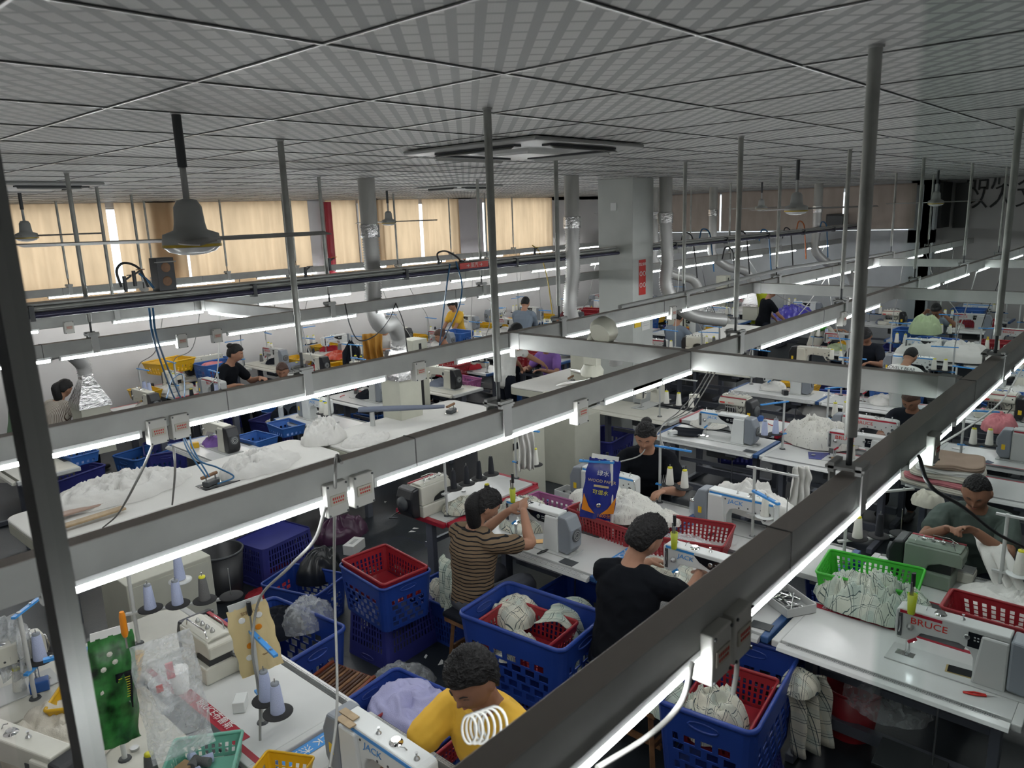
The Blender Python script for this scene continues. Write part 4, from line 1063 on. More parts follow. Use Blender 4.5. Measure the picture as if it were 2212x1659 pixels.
    for s_ in (-1, 1):
        MB().tube([fp(s_ * x, z, 1.012) for x, z in ((.2, .2), (.36, .235), (.52, .19))], [.0025, .0035, .002], 5).build('eyebrow', BROW, t)
        MB().tube([fp(s_ * x, z, 1.01) for x, z in ((.2, .015), (.34, -.0), (.48, .02))], [.0012, .003, .0015], 5).build('eye', EYEW, t)
    MB().tube([fp(x, z, 1.0) for x, z in ((-.19, -.5), (0, -.515), (.19, -.5))], [.002, .006, .002], 6).build('mouth', LIP, t)
    return t, sh, sp, hip, arms
# ================================================================ placing things
AUTO = []
def auto(o, base):
    """label finished at the end: ordinal from the left within its area"""
    o['label'] = base; AUTO.append((o, base)); return o
def rzv(v, rz): return (v[0] * math.cos(rz) - v[1] * math.sin(rz), v[0] * math.sin(rz) + v[1] * math.cos(rz))
JK, BR, OLD = lockstitch('m', 'jack'), lockstitch('m', 'bruce'), lockstitch('m', 'old', panel=False)
OV, OVG = overlock(), overlock(style='green')
TJ, TJW, TB, TR, TP = table('t', 'jack'), table('t', 'jack', word='JACK 杰克'), table('t', 'bruce'), table('t', 'red'), table('t', 'plain')
CB = crate(.62, .45, .36, BLUE, pattern='ovals'); CBS = crate(.62, .45, .34, BLUE, pattern='slots'); CV = crate(.62, .46, .36, VIOLET)
CF = crate(.58, .42, .3, LBLUE, fast=True); CFV = crate(.6, .44, .34, VIOLET, fast=True)
TRD = crate(.47, .34, .15, REDP); TRL = crate(.62, .42, .2, REDP); TGR = crate(.56, .38, .17, GREENP); TYL = crate(.46, .33, .13, YELP, fast=True, taper=.85)
TBL = crate(.42, .3, .11, LBLUE, fast=True); TPK = crate(.42, .3, .12, PINKP, fast=True); TTL = crate(.42, .3, .1, TEALP)
ST0 = plain_stand(); ST2, ST3, ST4 = thread_stand(2, spread=.13), thread_stand(3, col=LGREY), thread_stand(4, H=.62, col=LGREY, spread=.15)
ST2P = thread_stand(2, H=.55, col=LGREY, disc=WHITE)
CW, CLV, CG, CK = cone(THREADW), cone(THREADL, GREY), cone(THREADG, YCAP), cone(THREADK, THREADK, r=.028)
def mach(p, nx, ny, rz, label=None, base=None, z=.751):
    d = rzv((.05, 0), rz); o = use(p, (nx - d[0], ny - d[1], z), rz, label or base, 'sewing machines')
    if base: auto(o, base)
    return o
def tab(p, x, y, rz, label=None, base=None):
    o = use(p, (x, y, 0), rz, label or base, 'sewing tables')
    if base: auto(o, base)
    return o
def put(p, x, y, z, rz=0, label=None, base=None, group=None, scale=None):
    o = use(p, (x, y, z), rz, label or base, group, scale)
    if base: auto(o, base)
    return o
def stand(p, x, y, rz, cones, label, z=.75, cbase=None):
    s_ = use(p, (x, y, z), rz, label, 'thread stands'); 
    if cbase is not None: auto(s_, label)
    for i, c in enumerate(cones):
        if c is None: continue
        v = rzv((.09 + i * (.15 if p is ST4 else .13 if p is ST2 else .16), 0), rz)
        k = use(c, (x + v[0], y + v[1], z + p['z'] + .0165), 0, '', 'thread cones')
        auto(k, {id(CW): 'white thread cone with yellow cap on a spool disc', id(CLV): 'pale blue thread cone on a spool disc', id(CG): 'grey thread cone with yellow cap on a spool disc', id(CK): 'black thread cone on a spool disc'}[id(c)])
    return s_
H90 = PI / 2
# ---- row facing away, under the big poles (operators on the camera side)
tab(TB, 4.12, .95, -H90, 'white table with printed ruler under the large machine at lower right')
tab(TJW, 4.12, 3.37, -H90, 'white table with blue ends in front of the striped-shirt woman')
tab(TJ, 4.12, 2.17, -H90, 'white table with blue ends in front of the man in black')
BRL, JKL = lockstitch('m', 'bruce', led=True), lockstitch('m', 'jack', led=True)
nx, ny = at(1955, 1415, .75); BRN = mach(BRL, nx, ny, -H90, 'cream machine with red lettering and dark panel at lower right')
nx, ny = at(1113, 1155, .75); mach(JKL, nx, ny, -H90, 'white and blue machine the striped-shirt woman sews at')
nx, ny = at(1455, 1262, .75); mach(JKL, nx, ny, -H90, 'white and blue machine the man in black sews at')
# ---- second row, operators beyond facing the camera
tab(TJ, 5.02, 3.35, H90, 'white table where the woman in black with a hair bun sews')
tab(TJ, 5.02, 2.13, H90, 'white table with the back-turned machine right of the red trays')
tab(TB, 5.05, .85, H90, 'cream topped table of the man in dark green')
mach(JK, 4.98, 3.22, H90, 'white machine seen from behind, left of the blue tissue pack')
mach(JK, 5.12, 2.12, H90, 'white machine seen from behind, with a glass jar at its end')
o = use(OVG, (5.16, 1.42, .751), H90 + PI, 'dull green overlock the man in dark green holds cloth to', 'overlock machines'); o.location = (5.14, .86, .751); o.rotation_euler[2] = H90
tab(TR, 4.43, 4.55, 0, 'white table with red edges behind the striped-shirt woman')
o = use(OV, (4.15, 4.6, .751), PI, 'cream overlock with black cones, left of the striped-shirt woman', 'overlock machines')
# ---- nearest row at lower left
tab(TP, 1.3, 4.42, 0, 'long cream steel table at the lower left under the tray')
tab(TB, 1.67, 3.5, H90, 'cream table with a red stripe carrying the near overlock')
tab(TJ, 1.67, 2.28, H90, 'white table under the machine beside the man in yellow')
use(OV, (1.69, 3.62, .751), H90, 'cream overlock with black side cover on the near lower-left table', 'overlock machines')
mach(JK, 1.68, 2.08, H90, 'white and blue machine with cork strips, before the man in yellow')
tab(TP, 1.06, 3.4, -H90, 'cream table at the bottom left corner behind the window bar')
mach(OLD, .62, 3.72, -H90 + .3, 'cream machine head at the bottom left edge', base=None)
mach(OLD, 1.0, 4.45, PI, 'old cream machine lying along the lower-left steel table')
s_ = MB().box((0, 0, 0), (.05, .6, .0015)).build('brand_strip', REDT); s_.location = (1.47, 3.42, .7525); tag(s_, 'dark red brand strip glued along the near overlock table', 'label strip')
text('BRUCE布鲁斯', .055, PAPER, s_, (0, .0, .0016), (0, 0, -H90))
s_ = MB().box((0, 0, 0), (.34, .075, .0015)).build('brand_strip', SKYB); s_.location = (1.66, 2.83, .753); tag(s_, 'sky blue brand strip between the two near lower-left tables', 'label strip')
text('JACK 杰克', .06, PAPER, s_, (0, .0, .0016), (0, 0, PI))
s_ = MB().box((0, 0, 0), (.05, .3, .0015)).build('brand_strip', REDT); s_.location = (4.36, 1.38, .7525); tag(s_, 'red brand strip at the back corner of the ruler table', 'label strip')
text('BRUCE', .05, PAPER, s_, (0, .0, .0016), (0, 0, -H90))
# thread stands near
x, y = at(300, 1390, .75); stand(ST4, x, y, math.radians(-32), [CLV, CLV, CG, None], 'tall thread stand with pale blue cones above the lower-left table')
k = use(CLV, (x + .28, y - .02, 1.06), 0, '', 'thread cones'); auto(k, 'pale blue thread cone on a spool disc')
k = MB().lathe([(.066, 0), (.068, .006), (.03, .01)], 20).build('spool_plate', WHITE, None); k.location = (x + .28, y - .02, 1.045); tag(k, 'white plate under a pale blue cone at lower left', 'spool plate')
x, y = at(568, 1560, .75); SP1 = (x, y); stand(ST2, x, y, math.radians(-98), [CLV, CLV], 'white thread stand carrying the cream snack bag, two cones')
x, y = at(270, 1640, .75); SP2 = (x, y); stand(ST0, x, y, math.radians(160), [], 'white thread stand with the green and clear bags hung on it')
stand(ST2, .93, 4.3, math.radians(40), [CLV, None], 'thread stand behind the window bar with one pale blue cone')
x, y = at(1322, 1160, .75); SP3 = (x, y); stand(ST0, x, y, math.radians(115), [], 'white thread stand with the blue tissue pack tied to it')
x, y = at(1425, 1085, .75); stand(ST2, x, y, math.radians(-85), [CW, CW], 'pale stand with two white cones beside the woman with a bun')
x, y = 5.0, 4.5; stand(ST2, x, y, math.radians(-85), [CW, CW], 'thread stand with white rags and two white cones')
x, y = at(1822, 1215, .75); stand(ST3, x, y, math.radians(-40), [CW, CK, None], 'grey stand with a white and a black cone above green crate')
x, y = at(1720, 1290, .75); stand(ST0, x, y + .15, math.radians(60), [], 'thin white stand behind the tool tray at lower right')
x, y = at(1625, 1160, .75); stand(ST2P, x, y, math.radians(-90), [CW, None], 'stand with one white cone right of the back-turned machine')
x, y = at(2195, 1310, .75); stand(ST2P, x + .05, y + .1, math.radians(-90), [CW, None], 'stand with a white cone at the right edge of the photo')
stand(ST4, 3.98, 4.36, math.radians(0), [CK, CK, CK, CK], 'thread stand with black cones beside the cream overlock')
# ---- people near
def P(*a, **k): return person(*a, **k)[0]
P('woman in a brown striped top with a ponytail seen from behind', (3.4, 3.52, 0), -H90, SH_STRIPE, JEANS, 'tail', lean=.12, nod=.55, turn=.5, hands=((-.02, .44, 1.04), (.14, .42, 1.08)), vox=.006, seat=.47, bulk=1.05)
P('man in a black t-shirt with white earbud seen from behind', (3.36, 2.26, 0), -H90 + .1, SH_BLACK, PANTS, 'short', lean=.3, nod=.5, turn=.55, tilt=.1, scale=1.07, hands=((-.12, .6, .84), (.2, .62, .84)), vox=.006)
P('man in a yellow t-shirt bending over at the bottom centre', (2.13, 2.04, -.05), H90 + .05, SH_YEL, PANTS, 'short', lean=.18, nod=.42, turn=-.1, scale=1.12, hands=((-.2, .5, .84), (.2, .55, .84)), vox=.006, skin=SKIN2, bulk=1.08)
P('woman in black with a hair bun, head bent over white cloth', (5.56, 3.4, 0), H90 + .35, SH_BLACK, PANTS, 'bun', lean=.26, nod=.45, turn=-.05, hands=((-.2, .52, .86), (.16, .5, .84)), bulk=1.1, scale=1.08, vox=.006, hairm=HAIR)
P('man in a dark green t-shirt holding white cloth at right', (5.78, .92, 0), H90 + .05, SH_GREEN, PANTS, 'crop', lean=.25, nod=.5, hands=((-.05, .5, 1.03), (.1, .52, 1.02)), vox=.006, skin=SKIN2, bulk=1.12, scale=1.06)
stool((3.33, 3.4, 0), H90, 'wooden stool with a dark pad under the striped-shirt woman')
stool((3.32, 2.12, 0), H90, 'wooden stool under the man in the black t-shirt'); stool((2.3, 2.1, 0), H90, 'stool under the man in yellow')
stool((5.66, 3.42, 0), H90, 'stool under the woman with a bun'); stool((5.87, .92, 0), H90, 'stool under the man in dark green')
# ---- crates near
def inv(p, x, y, z, rz, label):
    o = use(p, (x, y, z), rz, label); o.rotation_euler = (PI, 0, rz); return o
CA = put(CB, 2.38, 4.36, .0, H90 + .1, 'large blue crate holding black cloth and clear film', scale=(1.28, 1.15, 1.3)); 
inv(CV, 3.26, 4.2, .345, 0.05, 'violet crate turned upside down under the blue crate')
put(CB, 3.13, 4.13, .35, H90 - .1, 'blue crate stacked on the upturned violet crate', scale=.94)
put(TRD, 3.13, 4.13, .525, H90 - .1, 'empty red basket nested in the stacked blue crate', scale=(1.18, 1.12, 1.3))
inv(CV, 3.3, 2.86, .215, H90 + .1, 'upturned violet crate under the crate with plaid cloth').scale = (1, 1, .6)
put(CB, 3.29, 2.87, .22, H90 + .08, 'blue crate with a red basket of plaid cloth, stool side')
put(TRD, 3.27, 2.9, .43, H90 + .08, 'red basket with folded plaid cloth in the middle blue crate', scale=(1.15, 1.12, 1.3))
put(CB, 3.47, 1.62, .2, .12, 'blue crate under the lower-right socket boxes, plaid inside'); inv(CV, 3.47, 1.62, .195, .12, 'low violet crate under the lower-right blue crate').scale = (1, 1, .52)
put(TRD, 3.42, 1.6, .4, .12, 'red basket with plaid cloth in the lower-right crate', scale=(1.15, 1.1, 1.3))
put(CB, 2.4, 3.02, .08, H90 + .08, 'blue crate of lavender shirts beside the man in yellow', scale=(1.12, .98, 1.05)); put(TRD, 2.3, 2.85, .32, H90 + .08, 'red basket pressed under the lavender shirts', scale=(1, .95, 1))
put(CBS, 3.66, 3.98, .0, H90, 'blue crate with rolled plaid cloth beside the red-edged table')
put(CB, 3.05, 5.1, 0, H90 + .3, 'blue crate with a black bag behind the stacked crates', scale=.9)
inv(CV, 3.35, 6.05, .36, .15, 'upturned violet crate on the floor by the lace hem')
put(CV, 4.3, 5.5, 0, .1, 'violet crate half hidden under the red-edged table')
o = use(CB, (3.95, 2.9, 0), H90, ''); o['label'] = 'blue crate under the table between the two seated backs'
put(TRL, 4.58, 3.12, .7, H90 - .1, 'long red basket under the white eyelet cloth'); put(TRL, 4.6, 2.52, .7, H90 + .25, 'red basket with clear film right of the tissue pack')
put(TPK, 4.48, 3.72, .74, H90, 'mauve basket behind the machine of the striped woman')
x, y = at(1870, 1270, .8); put(TGR, x, y - .02, .752, -H90 + .12, 'bright green basket with plaid cloth at lower right')
put(TRD, 4.62, .5, .752, H90, 'red basket behind the large machine at lower right', scale=(1.5, .8, 1))
put(CBS, 4.72, 1.75, .0, H90, 'blue crate between the tables above the tool tray')
put(CBS, 5.75, 1.7, 0, H90, 'dark blue crate behind the green basket'); 
o = put(CV, 5.02, .42, 0, .9, 'violet crate at the bottom right with green plaid cloth'); o.location = (4.05, .05, .0); 
put(TTL, *at(430, 1660, .85), .757, .9, 'pale green basket of thread spools at the bottom left'); x, y = at(215, 1500, .8); put(TYL, x, y, .756, .9, 'yellow basket behind the green tissue pack')
x, y = at(590, 1705, .8); put(TYL, x, y, .757, .5, 'yellow basket cut by the bottom edge', scale=.7)
for k in range(5):
    sp = MB().lathe([(.02, 0), (.022, .004), (.02, .06), (.012, .062)], 14, rot=Matrix.Rotation(H90, 3, 'Y')).build('thread_spool', [THREADL, THREADG][k % 2]); sp.location = (at(430, 1650, .8)[0] - .07 + .035 * k, at(430, 1650, .8)[1] - .03 + .035 * (k % 3), .79 + .01 * (k % 2)); sp.rotation_euler[2] = k * .7
    tag(sp, '', 'thread spool', 'spools in the pale green basket'); auto(sp, ['pale blue', 'grey'][k % 2] + ' thread spool lying in the pale green basket')
bin_ = thing('waste_bin', 'round black waste bin on the floor beyond the lower-left tables', 'bin', (*at(478, 1240, .2), 0))
MB().lathe([(.16, 0), (.2, .42), (.19, .42), (.15, .01), (.001, .01)], 28).build('body', BLACK, bin_); MB().tube([(.2 * math.cos(q * PI / 12), .2 * math.sin(q * PI / 12), .42) for q in range(24)], .01, 6, closed=True).build('rim', DGREY, bin_)
# grey cabinet behind the lower-left table
cb = thing('metal_cabinet', 'beige metal cabinet behind the lower-left steel table', 'cabinet', (2.1, 5.55, 0)); MB().box((0, 0, .36), (.62, .5, .72)).build('body', POST, cb, bevel=.006); MB().box((0, -.253, .36), (.56, .006, .66)).build('door', POST, cb, bevel=.003)
cb = thing('machine_cabinet', 'beige steam cabinet with a round drum in mid picture', 'cabinet', (6.95, 5.55, 0)); MB().box((0, 0, .42), (.5, .9, .84)).build('body', POST, cb, bevel=.01); MB().tube([(-.1, -.3, .95), (-.1, .1, .95)], .12, 20).build('drum', POST, cb)
cb = thing('press_cabinet', 'tall beige cabinet with printed letters left of the bun woman', 'cabinet', (5.6, 5.1, 0)); MB().box((0, 0, .5), (.5, .5, 1.0)).build('body', POST, cb, bevel=.01); nb = MB().box((-.1, -.256, .9), (.3, .006, .07)).build('name_plate', BLACK, cb, bevel=.002); text('YTT-B', .055, PAPER, nb, (-.1, -.26, .9), (PI / 2, 0, 0))
# ---- cloth near
def hp(px, py, z, rx, ry, h, m, label, seed, **k):
    x, y = at(px, py, z + h * .3); return heap(x, y, z, rx, ry, h, m, label, seed=seed, **k)
hp(600, 1345, .33, .22, .2, .14, CNAVY, 'black cloth bundle lying in the large blue crate', 1); hp(665, 1330, .36, .2, .17, .16, FILM, 'crumpled clear film over black cloth in blue crate', 2, cat='plastic film', name='clear_film', rough=.9)
heap(3.2, 2.95, .45, .16, .15, .12, CPLAID, 'folded plaid cloth in the middle red basket', seed=3); heap(3.42, 3.12, .52, .17, .16, .16, CPLAID, 'plaid cloth heaped at the far rim of the middle crate', seed=4)
drape([(3.42, 2.85, .66), (3.55, 2.76, .64), (3.6, 2.68, .5), (3.6, 2.66, .2)], .34, CPLAIDG, 'plaid cloth hanging over the corner of the middle crate', 3, fold=.03, side=(1, .2, 0))
heap(3.3, 1.62, .47, .2, .17, .22, CPLAID, 'plaid cloth in the lower-right red basket', seed=5, rough=.7); heap(3.25, 1.85, .52, .15, .13, .12, CPLAIDG, 'plaid cloth bundled against the lower-right socket boxes', seed=15)
drape([(3.72, 1.38, .6), (3.8, 1.34, .59), (3.84, 1.3, .45), (3.85, 1.28, .15)], .26, CPLAID, 'plaid cloth hanging over the right rim of lower-right crate', 6, fold=.035, side=(.9, -.5, 0)); heap(3.78, 1.36, .55, .11, .1, .1, CPLAID, 'knot of plaid cloth on the lower-right crate rim', seed=16)
heap(2.42, 3.03, .34, .24, .33, .2, CLAV, 'heap of lavender shirts in a blue crate', seed=7, rough=.6, fold=4)
heap(3.62, 4.0, .3, .15, .2, .15, CPLAID, 'rolled plaid cloth in the crate by the red-edged table', seed=8); drape([(3.5, 3.82, .68), (3.4, 3.76, .67), (3.36, 3.72, .5), (3.36, 3.7, .36)], .3, CPLAIDG, 'checked cloth draped over the stacked blue crate', 8, side=(.4, 1, 0))
heap(4.2, 3.72, .752, .17, .2, .12, CPLAID, 'plaid cloth under the needle of the striped-shirt woman', seed=9); heap(4.35, 3.85, .76, .2, .22, .16, CPLAID, 'plaid cloth behind the machine of the striped-shirt woman', seed=10); heap(4.15, 4.35, .76, .18, .13, .1, CPLAID, 'plaid cloth on the red-edged table', seed=11)
heap(4.18, 2.45, .752, .17, .22, .05, CPLAID, 'plaid cloth under the needle of the man in black', seed=12, flat=1.4)
heap(4.72, 3.2, .84, .22, .42, .17, CLACE, 'white eyelet cloth heaped over the long red basket', seed=13, rough=.7); heap(4.75, 2.8, .84, .12, .16, .08, CLACE, 'white eyelet cloth end near the hands of bun woman', seed=14)
hp(1480, 1175, .8, .16, .2, .06, FILM, 'clear film lying in the right red basket', 17, cat='plastic film', name='clear_film'); heap(5.35, 2.35, .83, .14, .36, .26, CWHITE, 'white cloth piled behind the back-turned machine', seed=18, rough=.6)
x, y = at(1880, 1300, .8); heap(x, y - .02, .77, .2, .33, .2, CPLAIDG, 'large plaid heap spilling from the green basket', seed=19, rough=.85, fold=8, nu=84)
heap(5.0, .55, .752, .26, .34, .1, CWHITE, 'white cloth spread beside the dull green overlock', seed=20, rough=.8); heap(4.95, .2, .752, .2, .22, .06, CWHITE, 'white cloth end at the right edge', seed=21)
drape([(4.05, .1, .36), (3.98, .0, .37), (3.9, -.02, .3), (3.88, -.03, .1)], .3, CPLAIDG, 'green plaid cloth over the bottom-right violet crate', 22, side=(.2, 1, 0))
drape([(5.35, .78, 1.02), (5.2, .72, .98), (5.1, .62, .86), (5.0, .5, .78)], .2, CWHITE, 'white cloth held in the hands of the man in green', 23, side=(.3, 1, 0))
drape([(4.08, 3.58, 1.05), (4.12, 3.62, .98), (4.2, 3.66, .87)], .2, CPLAID, 'plaid cloth lifted in the hands of the striped woman', 24, side=(.3, 1, 0))
hp(130, 1590, .76, .24, .32, .12, CREAMC, 'cream cloth spread at the bottom left corner', 25, rough=.9); heap(1.05, 3.9, .752, .14, .2, .05, CREAMC, 'cream cloth scrap beside the bottom-left machine', seed=26)
hp(620, 1235, .0, .25, .17, .05, CREDC, 'red cloth on the floor by the violet crate', 27); hp(590, 1275, .0, .28, .14, .04, CREDC, 'second red cloth lying nearer on the floor', 28)
hp(735, 1145, .0, .28, .2, .22, mat('plum_bag', (.06, .02, .05), .3), 'plum coloured plastic bag on the floor', 29, cat='bag', name='plastic_bag', rough=.9); hp(690, 1225, .2, .2, .16, .3, mat('black_bag', (.01, .012, .015), .3), 'black bag standing in a blue crate', 30, cat='bag', name='plastic_bag')
x, y = at(765, 1180, .05); tb_ = thing('tissue_box', 'white tissue box on the floor right of the plum bag', 'box', (x, y, 0), .4); MB().box((0, 0, .05), (.22, .12, .1)).build('carton', PAPER, tb_, bevel=.004); MB().box((0, 0, .1005), (.12, .04, .002)).build('opening', LGREY, tb_)
# scattered scraps on the floor
for k in range(26):
    sc = MB().prism([(0, 0), (.03 + R_.random() * .05, .01), (.05, .03 + R_.random() * .03), (.01, .02)], 0, .002, 'Z').build('paper_scrap', [PAPER, CWHITE, KRAFT][k % 3]); px, py = [(860, 1130), (720, 1190), (850, 1480), (930, 1420), (1030, 940), (700, 1270), (880, 1080), (1350, 1010), (980, 1440)][k % 9]
    x, y = at(px + R_.uniform(-60, 60), py + R_.uniform(-25, 25), 0); sc.location = (x, y, .001); sc.rotation_euler[2] = R_.random() * 6; tag(sc, '', 'scrap', 'scraps littering the floor'); auto(sc, 'small pale scrap littering the dark floor')
# ---- hanging bags and packs near
def pouch(name, label, cat, loc, rz, w, h, d, mt, top_mt=None, tilt=0, belly=.8):
    """soft pack hanging from its top edge at the origin"""
    t = thing(name, label, cat, loc, rz); t.rotation_euler = (0, tilt, rz)
    g = MB()
    prof = [(0, .02), (.08, .1), (.2, .7), (.5, 1), (.85, 1), (1, .75)]
    def dd(v):
        for i in range(len(prof) - 1):
            if prof[i][0] <= v <= prof[i + 1][0]:
                f = (v - prof[i][0]) / (prof[i + 1][0] - prof[i][0]); return prof[i][1] + (prof[i + 1][1] - prof[i][1]) * f
        return 1
    for s_ in (-1, 1):
        def fn(u, v, s_=s_):
            e = 1 - abs(2 * u - 1) ** 3; wv = w * (.92 + .08 * min(1, v * 4))
            return ((u - .5) * wv + .004 * math.sin(v * 19), s_ * d / 2 * dd(v) * (e * belly + (1 - belly)) + .003 * math.sin(u * 22 + v * 9), -h * v)
        if s_ < 0: g.grid(fn, 14, 14)
        else: g.grid(lambda u, v: fn(1 - u, v), 14, 14)
    vb = [((u - .5) * w, y_, -h) for u, y_ in ((0, -d * .3), (1, -d * .3), (1, d * .3), (0, d * .3))]
    g.add(vb, [(0, 1, 2, 3)]); g.build('pack', mt, t)
    if top_mt: MB().box((0, 0, .012), (w * .8, .004, .035)).build('header_strip', top_mt, t)
    return t
NAVY = mat('navy_print', (.012, .022, .2), .25); LEAF = mat('green_print', (.025, .15, .03), .3, vary=.95, vscale=16); CRM = mat('cream_print', (.62, .5, .27), .35)
# the pack directions: their faces look back to the window (local -y towards the camera)
def face_cam(x, y): return math.atan2(y, x) - PI / 2
x, y = SP3[0] + .02, SP3[1] + .06
p_ = pouch('tissue_pack', 'dark blue tissue pack with orange corners tied to a stand', 'tissue pack', (x - .03, y - .01, 1.36), face_cam(x, y), .25, .47, .09, NAVY, PAPER, tilt=.15)
text('WOOD PAPER', .032, mat('gold_print', (.5, .4, .2), .4), p_, (0, -.05, -.16), (PI / 2, 0, 0)); text('绿水', .045, PAPER, p_, (0, -.05, -.1), (PI / 2, 0, 0)); text('可湿水', .04, YCAP, p_, (0, -.05, -.25), (PI / 2, 0, 0)); text('1600张', .034, ORANGE, p_, (.05, -.05, -.43), (PI / 2, 0, 0))
for s_ in (-1, 1): MB().prism([(s_ * .12, -.27), (s_ * .12, -.4), (s_ * .02, -.42), (s_ * .07, -.37)], -.05, -.0465, 'Y').build('orange_corner', ORANGE, p_)
MB().lathe([(.016, 0), (.018, .003), (.008, .004)], 18, (0, -.049, -.35), rot=Matrix.Rotation(PI / 2, 3, 'X')).build('round_emblem', CHROME, p_); MB().box((0, -.05, -.2), (.11, .002, .016)).build('gold_band', mat('gold_print', (.5, .4, .2)), p_)
x, y = SP1; p_ = pouch('snack_bag', 'cream printed snack bag hanging over the near thread stand', 'bag', (x + .0, y + .03, 1.37), face_cam(x, y) + .1, .2, .36, .035, CRM, LGREY, tilt=-.12)
for k, (a, b_) in enumerate(((.03, -.12), (.035, -.22), (-.03, -.2), (-.035, -.06), (.045, -.06), (-.045, -.26), (.0, -.16))):
    MB().lathe([(.016, 0), (.014, .002)], 14, (a, -.0175, b_), rot=Matrix.Rotation(PI / 2, 3, 'X')).build('printed_face', [ORANGE, PAPER][k % 2 if k < 4 else 1], p_)
text('软糯小包', .022, WOOD, p_, (.01, -.018, -.03), (PI / 2, 0, 0)); text('Qmini', .012, WOOD, p_, (.03, -.018, -.27), (PI / 2, 0, 0))
x, y = SP2; z = 1.5
p_ = pouch('tissue_pack', 'green leaf-printed tissue pack hanging at the lower left', 'tissue pack', (*at(238, 1372, z), z), face_cam(x, y) + .25, .19, .48, .12, LEAF, PAPER, tilt=.1)
MB().box((.03, -.05, -.24), (.065, .004, .17)).build('text_panel', GLOSSK, p_); MB().box((.03, -.0525, -.3), (.04, .002, .02)).build('barcode_label', PAPER, p_)
mm = MB()
for k in range(9): mm.box((.03 , -.0528, -.18 - k * .011), (.045, .001, .003))
mm.build('small_print', YCAP, p_); mm = MB()
for k in range(10): mm.box((.013 + k * .0038, -.0538, -.3), (.0016, .001, .016))
mm.build('bars', BLACK, p_)
for k, (a, b_) in enumerate(((-.02, -.06), (.0, -.1), (-.045, -.12), (-.03, -.3), (-.05, -.22), (.02, -.33))): MB().lathe([(.001, .004), (.012, 0)], 7, (a, -.046, b_), rot=Matrix.Rotation(PI / 2, 3, 'X'), smooth=False).build('printed_flower', CREAM, p_)
p_ = pouch('clear_bag', 'crumpled clear plastic bag of cups hanging at the lower left', 'plastic bag', (*at(345, 1378, z), z), face_cam(x, y), .25, .52, .2, FILM, None, tilt=-.05, belly=.95)
MB().lathe([(.03, 0), (.042, .1), (.04, .1)], 20, (.04, -.01, -.26)).build('white_cup', PAPER, p_); MB().lathe([(.03, 0), (.05, .14), (.048, .14)], 20, (-.03, .0, -.33)).build('clear_cup', FILM, p_); MB().box((.01, -.05, -.13), (.03, .01, .07)).build('pink_tag', CPINK, p_); MB().box((-.04, -.055, -.19), (.025, .006, .03)).build('red_print', RED, p_)
sd_ = thing('screwdriver', 'amber handled screwdriver stuck in the top of the lower-left stand', 'screwdriver', (*at(275, 1400, z), z)); MB().tube([(0, 0, 0), (0, 0, .06)], .004, 6).build('shaft', STEEL, sd_); MB().lathe([(.008, .05), (.014, .07), (.013, .14), (.009, .16)], 10).build('handle', ORANGE, sd_)
x, y = SP1; sd_ = thing('screwdriver', 'dark screwdriver above the cream snack bag', 'screwdriver', (x, y, 1.25)); MB().tube([(0, 0, 0), (0, 0, .09)], .004, 6).build('shaft', STEEL, sd_); MB().lathe([(.008, .08), (.013, .1), (.011, .15)], 10).build('handle', BLACK, sd_)
# ---- small tools on the near tables
for px, py, lb in ((1108, 1085, 'yellow pot with a screwdriver on the striped woman\'s machine'), (1456, 1185, 'yellow pot with blue tweezers on the machine of the man in black'), (1968, 1325, 'yellow pot on top of the large lower-right machine'), (1312, 1035, 'yellow pot on the back-turned machine left of bun woman')):
    x, y = at(px, py, 1.045); tool_pot((x, y, 1.045), lb, seed=px)
def box_thing(name, label, cat, px, py, z, dims, m, rz=0, bevel=.004, extra=None):
    x, y = at(px, py, z); t = thing(name, label, cat, (x, y, z), rz); MB().box((0, 0, dims[2] / 2), dims).build('body', m, t, bevel=bevel)
    if extra: MB().box((0, 0, dims[2] + .0006), (dims[0] * .88, dims[1] * .86, .0012)).build(extra[0], extra[1], t)
    return t
scr = mat('phone_picture', (.5, .3, .12), .3, emis=.5)
box_thing('smartphone', 'smartphone with a lit picture beside the striped woman\'s machine', 'phone', 1160, 1172, .752, (.16, .078, .009), BLACK, -.75, extra=('screen', scr))
box_thing('smartphone', 'dark smartphone lying right of the large lower-right machine', 'phone', 2080, 1455, .752, (.078, .16, .009), mat('gold_trim2', (.3, .22, .08), .3), .1, extra=('screen', GLOSSK))
box_thing('control_pad', 'dark control pad at the table corner by the man in black', 'control pad', 1228, 1215, .752, (.08, .12, .004), DGREY, 0); box_thing('control_pad', 'dark control pad before the grey tool tray', 'control pad', 1645, 1352, .752, (.08, .12, .004), DGREY, .1)
box_thing('control_pad', 'dark control pad on the table right of the far white machine', 'control pad', 1620, 975, .752, (.08, .12, .004), DGREY, 0)
def snips(px, py, label, m=BLACK, rz=0, z=.753):
    x, y = at(px, py, z); t = thing('thread_snips', label, 'thread snips', (x, y, z), rz)
    MB().tube([(0, .05, .004), (.012, .0, .005), (.004, -.05, .004)], .005, 6).tube([(0, .05, .004), (-.012, .0, .005), (-.004, -.05, .004)], .005, 6).build('handle', m, t); MB().prism([(-.004, -.05), (.004, -.05), (0, -.1)], .001, .004, 'Z').build('blade', CHROME, t)
snips(1163, 1130, 'black scissors beside the striped woman\'s machine', rz=.6); snips(1172, 1193, 'small black snips near the striped woman\'s phone', rz=1.4); snips(2105, 1500, 'red handled snips at the lower right', RED, rz=.4); snips(890, 1090, 'red handled snips on the red-edged table', RED, rz=1.9); snips(1535, 1155, 'black scissors right of the red baskets', rz=1.2); snips(480, 1385, 'black loop tool by the near overlock', rz=.5)
tr = thing('tool_tray', 'grey plastic tray full of metal parts at lower right', 'tray', (*at(1700, 1300, .77), .752), -.55)
